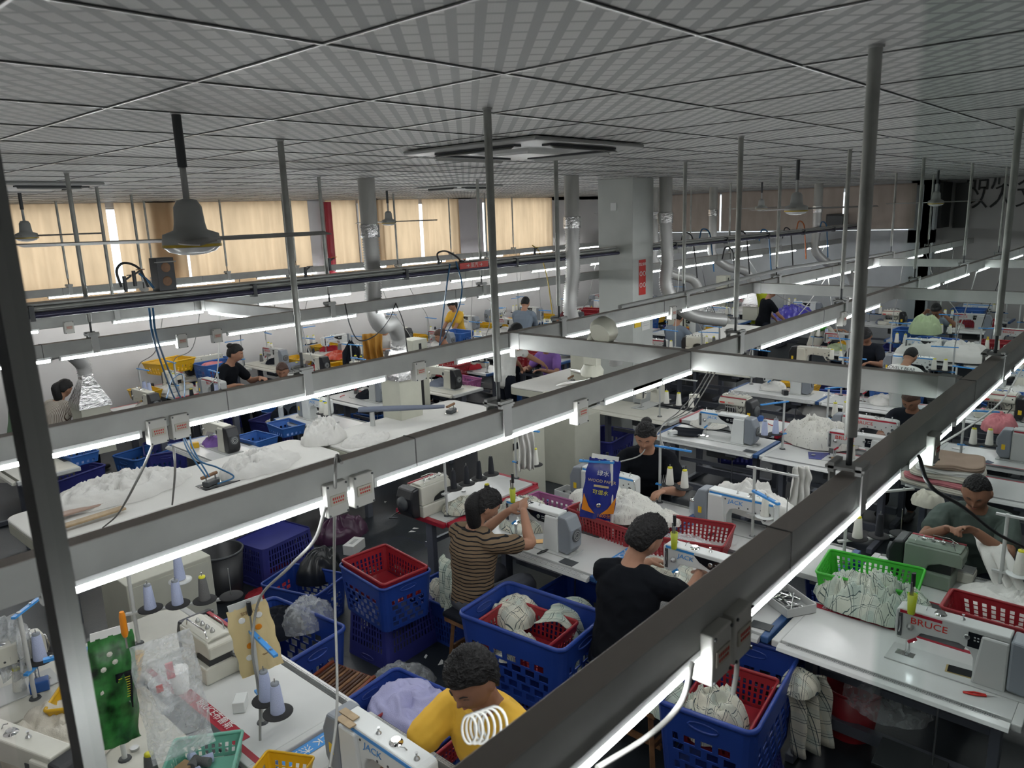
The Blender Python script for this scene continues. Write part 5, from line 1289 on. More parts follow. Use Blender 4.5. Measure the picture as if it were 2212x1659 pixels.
MB().box((0, 0, .004), (.2, .28, .008)).box((-.1, 0, .03), (.008, .28, .055)).box((.1, 0, .03), (.008, .28, .055)).box((0, -.14, .03), (.2, .008, .055)).box((0, .14, .03), (.2, .008, .055)).build('tray_body', LGREY, tr, bevel=.002)
for k in range(26): mm = MB().tube([(R_.uniform(-.08, .08), R_.uniform(-.12, .12), .015 + .001 * k), (R_.uniform(-.08, .08), R_.uniform(-.12, .12), .02 + .001 * k)], .005, 6); mm.build('metal_part', [STEEL, DGREY, CHROME][k % 3], tr)
tr = thing('tool_tray', 'grey tray of bobbins left of the bun woman\'s machine', 'tray', (4.93, 3.8, .752), -.1)
MB().box((0, 0, .004), (.16, .26, .008)).box((-.08, 0, .03), (.008, .26, .05)).box((.08, 0, .03), (.008, .26, .05)).box((0, -.13, .03), (.16, .008, .05)).box((0, .13, .03), (.16, .008, .05)).build('tray_body', LGREY, tr, bevel=.002)
for k in range(12): MB().lathe([(.012, 0), (.012, .012)], 12, (R_.uniform(-.06, .06), R_.uniform(-.1, .1), .01 + .002 * k)).build('bobbin', [STEEL, DGREY][k % 2], tr)
jar = thing('glass_jar', 'glass jar with a metal lid at the end of back-turned machine', 'jar', (*at(1498, 1105, .76), .752)); MB().lathe([(.03, 0), (.034, .01), (.034, .09), (.028, .1)], 20).build('glass', GLASSB, jar); MB().lathe([(.03, .1), (.03, .125), (.02, .127)], 20).build('lid', CHROME, jar)
# massage mat of wooden beads on the near blue crate
bm_ = thing('bead_mat', 'wooden bead seat mat beside the lavender shirts', 'seat mat', (2.36, 3.74, .3), .35); bm_.rotation_euler = (.06, .02, .25)
MB().box((0, 0, -.01), (.42, .34, .012)).build('backing', mat('red_wood', (.2, .05, .02), .4), bm_); 
for k in range(11): MB().tube([(-.19, -.14 + k * .028, .002), (.19, -.14 + k * .028, .002)], .011, 6).build('bead_row', mat('dark_bead', (.07, .03, .015), .35) if k % 3 else WOOD, bm_)
for s_ in (-1, 1): MB().box((0, s_ * .17, .0), (.42, .02, .02)).build('frame_bar', mat('red_wood', (.2, .05, .02)), bm_)
# cork strips on the near machine
for k in range(2):
    c_ = MB().box((0, 0, .003), (.035, .1, .006)).build('cork_strip', LWOOD); c_.location = (1.66 - .04 * k, 2.52 - .03 * k, 1.052); tag(c_, ['left cork strip on the near machine top', 'right cork strip on the near machine top'][k], 'strip')
# bundle of pale cable hanging from the first tray
cc_ = MB()
for k in range(6):
    c0 = at(1040, 1575, 2.17); ox = .004 * (k - 3)
    cc_.tube([(c0[0] + (ox * 2 + (.014 + .002 * k) * math.cos(q * PI / 10)) * .66 + .003 * k, c0[1] - (ox * 2 + (.014 + .002 * k) * math.cos(q * PI / 10)) * .75, 2.17 + (.032 + .002 * k) * math.sin(q * PI / 10)) for q in range(20)], .0028, 6, closed=True)
tag(cc_.build('cable_coil', CORDW), 'coil of pale cable hanging beside the near tray at bottom', 'cable coil')

for nm, px, py, z in (('a', 1134, 930, 1.3), ('b', 1730, 1008, 1.15), ('c', 15, 1330, 1.2)):
    x, y = at(px, py, z); drape([(x, y, z), (x + .01, y, z - .15), (x, y, z - .36)], .1, [CWHITE, CWHITE, FILM]['abc'.index(nm)], {'a': 'white rags knotted on the stand left of the back-turned machine', 'b': 'white and pink ribbons hanging from a blue stand arm', 'c': 'clear bag hanging at the far left edge behind the window bar'}[nm], seed=ord(nm), side=(1, -1, 0), fold=.03)
x, y = at(1785, 1560, .2); rb = thing('waste_bucket', 'dark red bucket under the ruler table at lower right', 'bucket', (4.35, 1.25, 0)); MB().lathe([(.13, 0), (.17, .32), (.16, .32), (.12, .01), (.001, .01)], 24).build('body', REDP, rb); MB().tube([(.17 * math.cos(q * PI / 12), .17 * math.sin(q * PI / 12), .32) for q in range(24)], .009, 6, closed=True).build('rim', REDP, rb)
heap(4.3, 1.05, .3, .2, .24, .14, FILM, 'crumpled clear film on the dark red bucket', seed=91, cat='plastic film', name='clear_film', rough=1)
heap(3.35, 3.0, .0, .3, .2, .12, FILM, 'crumpled clear film on the floor by the stacked crates', seed=92, cat='plastic film', name='clear_film', rough=1).location = (2.85, 3.75, 0)
# ================================================================ far workplaces
rows = []
def brd(x0, x1, y0, y1, z, label, legs=True, point=None):
    """padded ironing table"""
    t = thing('ironing_table', label, 'ironing table', (x0, y0, 0)); w, d = x1 - x0, y1 - y0; r = .12; pts = []
    for cx_, cy_, a0 in ((w - r, d - r, 0), (r, d - r, 90), (r, r, 180), (w - r, r, 270)):
        for q in range(5): a = math.radians(a0 + 22.5 * q); pts.append((cx_ + r * math.cos(a), cy_ + r * math.sin(a)))
    if point: pts = point
    MB().prism(pts, z - .12, z - .03, 'Z').build('frame', POST, t, bevel=.004); MB().prism(pts, z - .03, z, 'Z').build('padded_cover', CWHITE, t, bevel=.012)
    for a in (.2, w - .2):
        for b_ in (.15, d - .15): MB().box((a, b_, (z - .12) / 2), (.06, .06, z - .12)).build('leg', LEGM, t)
    return t
brd(1.6, 4.42, 6.36, 7.3, .8, 'long white padded ironing table at the left with two irons'); brd(4.5, 6.7, 6.25, 7.15, .8, 'white padded ironing table with a grey sleeve board')
brd(7.6, 9.3, 5.75, 6.95, .84, 'white ironing table right of the man in a white t-shirt'); brd(12.2, 13.9, 6.0, 6.8, .9, 'far ironing table before the woman in black at the column')
def iron(x, y, z, rz, label):
    t = thing('steam_iron', label, 'steam iron', (x, y, z), rz)
    MB().prism([(-.1, -.05), (.06, -.05), (.12, 0), (.06, .05), (-.1, .05)], 0, .012, 'Z').build('sole_plate', CHROME, t); MB().prism([(-.09, -.04), (.05, -.04), (.09, 0), (.05, .04), (-.09, .04)], .012, .055, 'Z').build('iron_body', DGREY, t, bevel=.008)
    MB().tube([(-.07, 0, .05), (-.07, 0, .1)], .008, 8).tube([(.04, 0, .05), (.04, 0, .1)], .008, 8).build('handle_post', STEEL, t); MB().tube([(-.12, 0, .105), (.06, 0, .105)], .016, 10).build('handle', WOOD, t)
    return t
x, y = at(460, 1048, .8); iron(x, y, .801, .3, 'steam iron on a dark rest on the long ironing table'); tag(MB().box((x + .05, y, .803), (.34, .2, .004)).build('iron_rest', BLACK), 'dark iron rest under the steam iron at left', 'iron rest')
x, y = at(1118, 900, .8); iron(6.2, 6.6, .801, .3, 'steam iron at the end of the grey sleeve board'); x, y = at(1235, 830, .84); iron(x, y, .841, .3, 'steam iron on the ironing table right of the standing man')
t = thing('sleeve_board', 'long grey padded sleeve board standing over the white ironing table', 'sleeve board', (4.75, 6.35, .8), .0); a = Vector(at3(775, 885, 1.0)) - Vector((4.75, 6.35, .8)); b_ = Vector(at3(960, 878, 1.0)) - Vector((4.75, 6.35, .8))
MB().tube([a, a.lerp(b_, .5), b_], [.06, .06, .04], 12, sy=.5).build('pad', CGREY, t); MB().tube([a.lerp(b_, .15) + Vector((0, 0, -.03)), a.lerp(b_, .15) + Vector((0, 0, -.2))], .03, 10).build('post', LGREY, t)
hp(260, 1055, .8, .62, .34, .17, CWHITE, 'long heap of white cloth on the left ironing table', 31, nu=84, fold=9, rough=.8); hp(560, 1000, .8, .42, .26, .16, CWHITE, 'second white heap beyond the iron on the ironing table', 32, rough=.9, fold=8)
hp(700, 940, .8, .26, .2, .22, CWHITE, 'tall crumpled white cloth at the join of two ironing tables', 33, rough=1.0, fold=8); hp(790, 950, .8, .3, .16, .07, CWHITE, 'low crumpled white cloth beside the tall crumple', 34, rough=1, fold=8)
for k, (px, py) in enumerate(((190, 1095), (185, 1122))):
    x, y = at(px, py, .84); bd = thing('wooden_board', ['upper wooden ironing board lying at the left under cloth', 'lower wooden board on the left ironing table'][k], 'board', (x, y, .83), .05); MB().box((0, 0, .01), (.62, .09, .02)).build('plank', LWOOD if k else mat('pink_wood', (.36, .25, .2), .5), bd, bevel=.006)
hp(40, 1010, .3, .3, .3, .3, CLACE, 'white lace bundle behind the window bar', 35, rough=1)
g = MB(); g.grid(lambda u, v: (2.75 + .9 * u, 6.3 - .03 * math.sin(u * 30), .78 - (.22 + .05 * math.sin(u * 40) * v) * v), 60, 5, uvf=lambda u, v: (u * .9, v * .25)); tag(g.build('lace_hem', CLACE), 'scalloped lace hem hanging below the ironing table', 'fabric')
MB_ = MB
# --- stations: (x, y, facing rz, table, machine, stand cones, tray)
SEED = random.Random(11)
def station(x, y, rz, tb, mc, place, cones=('w', 'w'), tray=None, clothm=None, tblabel=True, off=-.18, fabric_h=.08):
    """a sewing place: table centre x,y; rz as for the tables; `place` finishes the labels"""
    tab(tb, x, y, rz, base='sewing table ' + place)
    nx_, ny_ = rzv((off, 0), rz)
    if mc in (OV, OVG):
        o = use(mc, (x + nx_, y + ny_, .751), rz, '', 'overlock machines'); auto(o, 'cream overlock machine ' + place if mc is OV else 'green overlock machine ' + place)
    elif mc: mach(mc, x + nx_, y + ny_, rz, base={id(JK): 'white sewing machine with blue stripe ', id(BR): 'cream sewing machine with red stripe ', id(OLD): 'cream sewing machine with black motor '}[id(mc)] + place)
    cm = {'w': CW, 'l': CLV, 'g': CG, 'k': CK, '-': None}
    if cones:
        dx, dy = rzv((-.5 if off > -.3 else .3, .2), rz); st_ = ST2 if len(cones) == 2 else ST3
        stand(st_, x + dx, y + dy, rz + SEED.uniform(-.2, .2), [cm[c] for c in cones], 'thread stand ' + place, cbase=1)
    if cones and SEED.random() < .75:
        yb = min((TRAYS[q][0] for q in TRAYS), key=lambda q: abs(q - y - dy)); x1_ = x + dx
        cb_ = cord('cable', [(x1_ + .1, yb, TZ - TH), (x1_ + .05, yb + (y + dy - yb) * .4, 1.7 + SEED.uniform(-.2, .2)), (x1_, y + dy, 1.27), (x1_ + .02, y + dy, .8)], .006, SEED.choice([CORDG, CORDW, CORDK, CORDG]), 'x'); auto(cb_, 'thin cable dropping to a table ' + place)
    if tray:
        dx, dy = rzv((.1, .42), rz); put(tray, x + dx, y + dy, .68, rz + SEED.uniform(-.1, .1), base={id(TYL): 'yellow basket ', id(TBL): 'small blue basket ', id(TRD): 'red basket ', id(TPK): 'mauve basket ', id(CF): 'blue crate ', id(TRL): 'long red basket ', id(TGR): 'green basket '}[id(tray)] + place)
    if clothm:
        dx, dy = rzv((off + .1 + SEED.uniform(-.1, .1), .1), rz); o = heap(x + dx, y + dy, .752, .2, .16, fabric_h, clothm, 'x', seed=int(x * 10 + y), nu=30, rough=.8); auto(o, clothm.name.replace('_', ' ') + ' heap ' + place)
# right middle rows
tab(TJ, 7.2, 3.62, -H90, 'white blue-ended table with a ruler, behind the bun woman'); nx, ny = at(1522, 943, .75); mach(JK, nx, ny, -H90, 'white machine with dark panel on the empty table behind bun woman')
tab(TB, 7.2, 2.4, -H90, 'white ruler table behind the big near pole'); nx, ny = at(1800, 992, .75); mach(BR, nx, ny, -H90, 'cream machine just behind the big near pole')
tab(TP, 7.75, 4.9, -H90, 'cream table with a grey wedge-backed machine'); mach(OLD, 7.85, 4.95, 0, 'cream machine left of the far overlock, with three white cones')
x, y = at(1425, 900, .75); stand(ST3, x, y, -H90, [CW, CW, CW], 'stand with three white cones by the wedge-backed machine')
tab(TR, 7.95, 3.72, H90, 'white red-edged table behind the empty blue-ended table'); o = use(OV, (8.05, 3.65, .751), H90 + PI, 'cream overlock with a black cover on the red-edged middle table', 'overlock machines'); o.location = (8.0, 3.95, .751); o.rotation_euler[2] = -H90
tab(TB, 7.9, 2.4, H90, 'table of the dark-dressed woman at right'); mach(BR, 7.85, 2.05, H90, 'cream machine turned away behind the big near pole')
x, y = at(1690, 970, .75); stand(ST2, x, y, math.radians(150), [CLV, CLV], 'pale blue stand with two blue cones right of the overlock'); x, y = at(1785, 935, .75); stand(ST2, x, y, -.6, [CW, CW], 'grey stand with two white cones left of the big pole')
hp(1770, 940, .76, .22, .38, .3, CLACE, 'large pale lace cloth heap behind the empty table', 41, rough=.7, nu=70); heap(7.6, 3.9, .76, .2, .2, .05, CLACE, 'lace cloth lying on the empty blue-ended table', seed=42); x, y = at(1450, 935, .75)
drape([(x, y, .78), (x + .1, y - .2, .765), (x + .12, y - .3, .762)], .3, CNAVY, 'dark cloth piece lying before the far white machine', 43, fold=.006, side=(1, .3, 0))
tag(MB().box((*at(1770, 985, .753), .754), (.22, .2, .002), rz=.4).build('dark_sheet', NAVY), 'dark glossy sheet on the ruler table behind the pole', 'sheet')
hp(1790, 880, .5, .3, .35, .28, CWHITE, 'white cloth filling a blue crate behind the pole', 44); put(CBS, *at(1795, 880, .5), .32, .3, 'blue crate of white cloth behind the big pole')
tab(TB, 7.25, 1.12, -H90, 'table with folded towels behind the man in green'); tab(TB, 8.1, 1.1, H90, 'table at the right edge carrying a red lettered machine'); mach(BR, 8.15, .62, H90, 'red lettered machine at the right edge, seen from behind')
x, y = at(2100, 1000, .75); stand(ST2, x, y + .1, -1.2, [CW, CW], 'stand with two white cones at right behind folded towels')
for k in range(5):
    x, y = at(2120 - k * 4, 1075 - k * 6, .8 + .045 * k); folded(7.05 - .01 * k, 1.42 - .02 * k, .755 + .052 * k, .42, .62 - .04 * k, .05, .1 * k - .2, [CREAMC, CPINK, CREAMC, CWHITE, CTAN][k], ['lowest folded cream towel behind the man in green', 'pink towel second from the bottom of the towel stack', 'cream towel in the middle of the towel stack', 'white towel under the tan one', 'tan towel on top of the towel stack'][k], seed=50 + k)
hp(2005, 1080, .76, .13, .12, .1, CREAMC, 'bundle of pale ribbons hanging at the red-edged table corner', 57, rough=1); hp(2160, 915, .8, .2, .16, .2, CPINK, 'pink cloth heap at the right edge', 58)
P('woman in a dark v-neck top with bent head, right of the pole', (8.45, 2.0, 0), H90, CNAVY, PANTS, 'short', lean=.25, nod=.6, hands=((-.12, .5, .84), (.12, .5, .84)), vox=.009, skin=SKIN2, hairm=HAIRB)
P('person in a cap and dark top leaning over a machine', (12.2, 3.6, 0), H90, CNAVY, PANTS, 'short', lean=.25, nod=.5, vox=.01, skin=SKIN2, cap=BLACK)
bp_ = P('worker in a white t-shirt with lettering on the back', (10.55, 2.75, 0), -H90 - .2, SH_WHITE, PANTS, 'crop', lean=.4, nod=.7, vox=.01, bulk=1.15)
text('A LOVELY BEAR', .06, BLACK, bp_, (0, .02, 1.02), (PI / 2 - .38, 0, 0)); text('AND', .05, BLACK, bp_, (-.03, .0, .95), (PI / 2 - .38, 0, 0))
P('worker in a pale t-shirt bending left, at the right edge', (11.9, 1.5, 0), -H90, SH_CREAM, PANTS, 'crop', lean=.9, nod=.3, vox=.011); P('man in a dark cap holding pale green cloth', (15.3, 3.4, 0), H90, SH_GREY, PANTS, 'short', lean=.1, nod=.3, vox=.011, cap=BLACK, hands=((-.2, .35, 1.15), (.1, .4, 1.2)), skin=SKIN2)
P('woman in a black t-shirt standing with her back turned', (14.6, 6.35, 0), -H90 - .7, SH_BLACK, PANTS, 'bun', sit=False, lean=.15, nod=.5, vox=.011, scale=.93, hands=((-.25, .4, .95), (.25, .4, .95))); P('worker in a pale top beside a green balloon', (14.1, 5.15, 0), -H90 - .9, SH_CREAM, PANTS, 'short', lean=.3, nod=.5, vox=.011)
P('worker with a dark green hat at the far right', (17.4, 1.4, 0), H90, SH_GREY, PANTS, 'short', vox=.012, cap=SH_GREEN, skin=SKIN2)
bl = MB().lathe([(.001, 0), (.12, .05), (.17, .16), (.14, .28), (.05, .35), (.001, .36)], 24).build('green_bag', mat('lime_balloon', (.12, .6, .08), .3)); bl.location = (13.7, 4.9, .95); bl.rotation_euler = (0, .9, .6); tag(bl, 'round bright green bag beside the far pale-topped worker', 'bag')
hp(1715, 680, .8, .5, .4, .25, mat('violet_film', (.06, .05, .35), .3), 'large violet-blue plastic sheet heap among the far tables', 60, cat='plastic film', name='plastic_sheet', rough=1)
hp(2040, 760, .78, .35, .75, .3, CWHITE, 'long white cloth heap on a far right table', 61, rough=.6); hp(2000, 705, 1.0, .3, .25, .35, CMINT, 'pale green cloth held by the man in a cap', 62)
wp = 'right of the near pole'
for (x, y, rz, tb, mc, cn, tr_, cl, pl) in (
    (11.4, 4.1, H90, TB, OLD, 'ww', TYL, None, 'right of the column'), (11.4, 2.75, H90, TJ, JK, 'ww', None, CWHITE, 'right of the column'), (11.2, 1.5, H90, TJ, JK, 'kw', TBL, CWHITE, 'right of the column'),
    (12.9, 4.3, -H90, TB, BR, 'wl', TYL, CMINT, 'right of the column'), (12.9, 3.05, -H90, TJ, JK, 'ww', CF, None, 'right of the column'), (12.9, 1.8, -H90, TB, OV, 'ww', TRD, CWHITE, 'right of the column'),
    (14.6, 3.4, H90, TJ, JK, 'ww', CF, CMINT, 'right of the column'), (14.6, 2.1, H90, TB, BR, 'wk', TRD, CWHITE, 'right of the column'), (16.2, 4.4, -H90, TJ, OV, 'lw', TBL, CGREY, 'right of the column'), (16.2, 3.1, -H90, TB, BR, 'ww', TRL, CWHITE, 'right of the column'),
    (17.8, 3.2, H90, TJ, JK, 'ww', CF, None, 'right of the column'), (16.2, 1.8, -H90, TJ, JK, 'wk', TBL, CGREY, 'right of the column'), (16.4, .6, H90, TB, BR, 'ww', TRD, CWHITE, 'right of the column'),
    (9.6, 3.9, -H90, TJ, JK, 'wl', TYL, CWHITE, 'right of the column'), (9.6, 2.7, -H90, TB, BR, 'ww', CF, CWHITE, 'right of the column'), (9.7, 1.45, -H90, TB, OV, 'wk', TRD, CPINK, 'right of the column'),
    (10.6, 5.2, -H90, TP, OLD, 'ww', TBL, CMINT, 'behind the column'), (11.6, 6.2, H90, TB, OV, 'gw', TYL, CGREY, 'behind the column'), (13.3, 7.4, -H90, TJ, JK, 'ww', TYL, CREDC, 'behind the column'), (13.3, 8.7, -H90, TB, BR, 'wl', CF, CWHITE, 'behind the column'),
    (15.2, 7.6, H90, TJ, JK, 'ww', TRD, CWHITE, 'behind the column'), (15.2, 8.9, H90, TB, OV, 'wk', TYL, CGREY, 'behind the column'), (16.8, 6.4, -H90, TJ, JK, 'ww', TBL, CMINT, 'behind the column'), (16.8, 7.8, -H90, TB, BR, 'ww', TYL, CWHITE, 'behind the column'), (16.8, 9.2, -H90, TJ, OV, 'lw', TRD, CGREY, 'behind the column'),
    # left middle
    (3.8, 7.85, -H90, TJ, OLD, 'gg', TBL, CPURP, 'past the ironing tables'), (5.15, 7.85, H90, TJ, JK, 'ww', TBL, None, 'past the ironing tables'), (7.3, 8.0, -H90, TP, OLD, None, TPK, CGREY, 'past the ironing tables'), (8.6, 8.6, H90, TJ, OV, 'wk', TRD, CREDC, 'past the ironing tables'),
    # towards the windows
    (4.05, 10.3, -H90, TR, OLD, 'll', TBL, CWHITE, 'by the curtains'), (4.95, 11.3, H90, TR, OV, 'ww', TYL, CWHITE, 'by the curtains'), (4.95, 10.05, H90, TR, BR, 'lk', TBL, CWHITE, 'by the curtains'), (6.9, 9.3, -H90, TB, OLD, 'gg', TYL, CGREY, 'by the curtains'),
    (6.9, 10.6, -H90, TB, OLD, 'kk', TYL, CREDC, 'by the curtains'), (7.9, 10.8, H90, TJ, JK, 'kg', TYL, CTAN, 'by the curtains'), (7.9, 9.5, H90, TJ, JK, 'gg', TRL, CWHITE, 'by the curtains'), (6.9, 11.8, -H90, TP, BR, 'ww', TYL, CNAVY, 'by the curtains'),
    (9.7, 10.6, -H90, TB, BR, 'wk', CF, CWHITE, 'by the curtains'), (9.7, 9.4, -H90, TJ, JK, 'ww', CF, CPINK, 'by the curtains'), (11.6, 9.3, -H90, TJ, JK, 'ww', TYL, CGREY, 'by the curtains'), (11.6, 10.6, -H90, TB, BR, 'wg', TYL, CWHITE, 'by the curtains'),
    (11.6, 11.8, -H90, TJ, JK, 'ww', TYL, CWHITE, 'by the curtains'), (13.4, 10.2, -H90, TB, OV, 'ww', TRD, CREDC, 'by the curtains'), (13.4, 11.5, -H90, TJ, JK, 'wk', TYL, CGREY, 'by the curtains'), (15.2, 10.6, H90, TJ, JK, 'ww', TRD, CWHITE, 'by the curtains'), (9.7, 11.8, -H90, TB, OLD, 'gg', TYL, CWHITE, 'by the curtains'),
    (8.3, 12.0, 0, TJ, JK, 'ww', TYL, CREDC, 'by the curtains'), (5.9, 12.1, PI, TP, OLD, 'gk', CF, CNAVY, 'by the curtains'), (12.9, 12.0, PI, TJ, JK, 'ww', TYL, CWHITE, 'by the curtains'), (16.4, 11.6, PI, TB, BR, 'ww', TRD, CGREY, 'by the curtains'), (16.6, 10.4, -H90, TJ, JK, 'lw', TYL, CWHITE, 'by the curtains'),
    (10.9, 7.9, -H90, TJ, JK, 'ww', CF, CWHITE, 'past the ironing tables'), (10.9, 6.6, H90, TB, BR, 'wk', TYL, CGREY, 'past the ironing tables'), (9.9, 8.2, H90, TJ, OV, 'ww', TRD, CREDC, 'past the ironing tables'), (6.2, 8.3, -H90, TB, BR, 'gl', TBL, CNAVY, 'past the ironing tables'),
    (2.3, 9.0, -H90, TP, OLD, 'll', TBL, CLACE, 'by the curtains'), (1.0, 8.3, -H90, TJ, JK, 'ww', CF, CREAMC, 'by the curtains')):
    station(x, y, rz, tb, mc, pl, cn, tr_, cl)
# people in the distance
P('worker in a pin-striped shirt with long hair, beside the foil hood', (3.0, 10.55, 0), -H90 + .35, SH_PIN, PANTS, 'tail', lean=.3, nod=.5, vox=.009, long_sleeve=True, bulk=1.1); P('worker in a light green shirt half hidden by the window bar', (2.75, 11.1, 0), -H90, SH_LGREEN, PANTS, 'short', lean=.25, nod=.4, vox=.01)
P('woman in a black t-shirt with her hair tied up, leaning right', (5.3, 10.65, 0), PI + .5, SH_BLACK, PANTS, 'bun', lean=.4, nod=.3, turn=-.3, vox=.009, hands=((-.2, .5, .8), (.25, .4, .8)), scale=1.12); P('person with reddish hair and a white earbud', (5.7, 9.45, 0), H90 + .9, SH_GREY, PANTS, 'short', lean=.4, nod=.4, vox=.009, hairm=HAIRB, skin=SKIN2)
P('worker in a white t-shirt behind the second foil hood', (9.0, 11.2, 0), H90 + .3, SH_WHITE, PANTS, 'crop', lean=.2, nod=.4, vox=.011); P('woman in a mustard yellow t-shirt with dark ponytail', (10.75, 11.1, 0), H90, SH_YEL, PANTS, 'tail', sit=False, lean=.2, nod=.5, vox=.011, scale=.9)
P('woman in a dark red patterned blouse by the blue hose', (8.85, 9.3, 0), H90 - .3, SH_RED, PANTS, 'bun', lean=.3, nod=.3, vox=.011, hairm=HAIRB); P('standing man in a white t-shirt reaching over an ironing table', (7.85, 7.2, 0), -H90 - .3, SH_WHITE, PANTS, 'short', sit=False, lean=.16, nod=.65, vox=.01, hands=((-.3, .45, .95), (.2, .62, 1.0)), scale=.98)
P('worker in a lilac top beyond the standing man', (9.2, 7.4, 0), H90, CPURP, PANTS, 'short', lean=.3, nod=.5, vox=.012)
P('man in a blue-grey shirt standing with his back turned', (10.4, 9.1, 0), -H90 + .4, SH_GREY, PANTS, 'crop', sit=False, lean=.35, nod=.4, vox=.011, long_sleeve=True); P('worker in a floral dark top beside the ribbed duct', (13.6, 10.3, 0), H90, SH_RED, PANTS, 'short', lean=.2, vox=.012)
P('worker with a high forehead below the ribbed duct', (11.7, 8.7, 0), H90, CNAVY, PANTS, 'short', lean=.3, vox=.012, skin=SKIN2); P('worker in a lime yellow top at the far wall', (17.4, 7.6, 0), H90, SH_HIVIS, PANTS, 'short', vox=.012); P('worker in a grey top with cap right of the column', (12.2, 7.0, 0), -H90, SH_GREY, PANTS, 'short', lean=.2, vox=.012, cap=CWHITE)
hv = MB().grid(lambda u, v: (16.0 + .03 * math.sin(v * 5), 6.9 + .35 * u, 1.35 - .75 * v), 6, 6).build('vest', SH_HIVIS, solid=.01); tag(hv, 'lime vest hanging between the far ducts', 'vest')
# blue crates on the floor and in stacks
for (px, py, z, rz, p_, lb, sc_) in ((320, 990, .1, .2, CF, 'blue crate left behind the ironing table, under socket boxes', 1.15), (360, 1000, 0, 1.2, CFV, 'darker blue crate right of the first floor crate', 1.1), (150, 1040, .1, .3, CFV, 'violet blue crate behind the window bar', 1.1),
    (822, 890, .15, .2, CF, 'blue crate of white scraps left of a cream post', 1.1), (740, 905, .2, .9, CF, 'blue crate behind the white machine near sleeve board', 1.1), (1310, 950, .15, .1, CFV, 'violet crate leaning by the white column', 1.1), (1340, 990, .3, .6, CB, 'bright blue crate behind the woman with a bun', .9),
    (1255, 905, .1, .4, CF, 'blue crate at the foot of the steam cabinet', 1), (450, 800, .62, .2, CF, 'upper blue crate of the stack with pink cloth', 1.1), (600, 862, .3, .2, CF, 'blue crate between the two people by the far table', 1),
    (1000, 765, .4, .2, CF, 'blue crate with lilac cloth right of the foil hood', 1.1), (1180, 690, .5, .2, CF, 'blue crate before the man in the grey shirt', 1.1), (1215, 770, .3, .2, CF, 'blue crate beyond the reaching arm', 1.2), (1940, 745, .3, .1, CFV, 'dark blue crate under the pale green cloth', 1.2),
    (30, 900, .3, .2, CFV, 'blue crate with yellow basket at the left edge', 1.2)):
    x, y = at(px, py, z + .15); put(p_, x, y, z if z > .5 else 0 if z < .2 else z * 0, rz, lb, scale=sc_)
x, y = at(450, 800, .77); put(CF, x, y, .3, .2, 'middle blue crate of the stack with pink cloth', scale=1.2); put(CF, x, y, 0, .2, 'lowest blue crate of the stack with pink cloth', scale=1.2); x, y = at(470, 790, .9); drape([(x, y, .97), (x - .2, y - .12, .96), (x - .24, y - .16, .8), (x - .25, y - .17, .5)], .25, CPINK, 'pink cloth hanging from the stacked blue crates', 71, side=(.4, -1, 0))
x, y = at(820, 875, .3); heap(x, y, .22, .2, .15, .1, CWHITE, 'white scraps in the blue crate left of a cream post', seed=72, rough=1)
x, y = at(405, 785, .9); o = put(TYL, 5.2, 12.0, .9, .2, 'yellow basket leaning on the wall above the blue stack', scale=1.4)
hp(750, 765, .8, .45, .3, .1, mat('red_sheet', (.45, .05, .02), .35), 'bright red plastic sheet over a far table', 73, cat='plastic film', name='plastic_sheet', rough=1); hp(830, 775, .8, .4, .25, .08, CWHITE, 'white cloth spread right of the red sheet', 74)
hp(640, 790, .8, .2, .2, .08, CGREY, 'grey cloth beside the far black-motor machine', 75); hp(1230, 760, .8, .25, .2, .08, CGREY, 'dark grey cloth on the table beyond the reaching arm', 76); hp(1030, 735, .6, .25, .2, .2, CLAV, 'lilac cloth in a blue crate by the yellow shirt woman', 77)
x, y = at(757, 740, 1.25); t = thing('hanging_bundle', 'bundle of long black cloth strips hanging from a stand', 'bundle', (x, y, 1.3))
for k in range(9): MB().tube([(0, 0, 0), (.035 * (k - 4), .02 * math.sin(k), -.2), (.04 * (k - 4), .02 * math.sin(k * 2), -.42)], [.008, .03, .02], 6).build('strap', CNAVY, t)
MB().tube([(0, 0, -.54), (0, 0, .1)], .012, 8).build('hook_pole', LGREY, t)
x, y = at(805, 740, 1.2); drape([(x, y, 1.35), (x, y, 1.0), (x, y, .75)], .22, mat('ochre_cloth', (.4, .2, .03), .8), 'ochre and dark cloth strips hanging beside the white t-shirt worker', 78, side=(1, -1, 0), fold=.05)
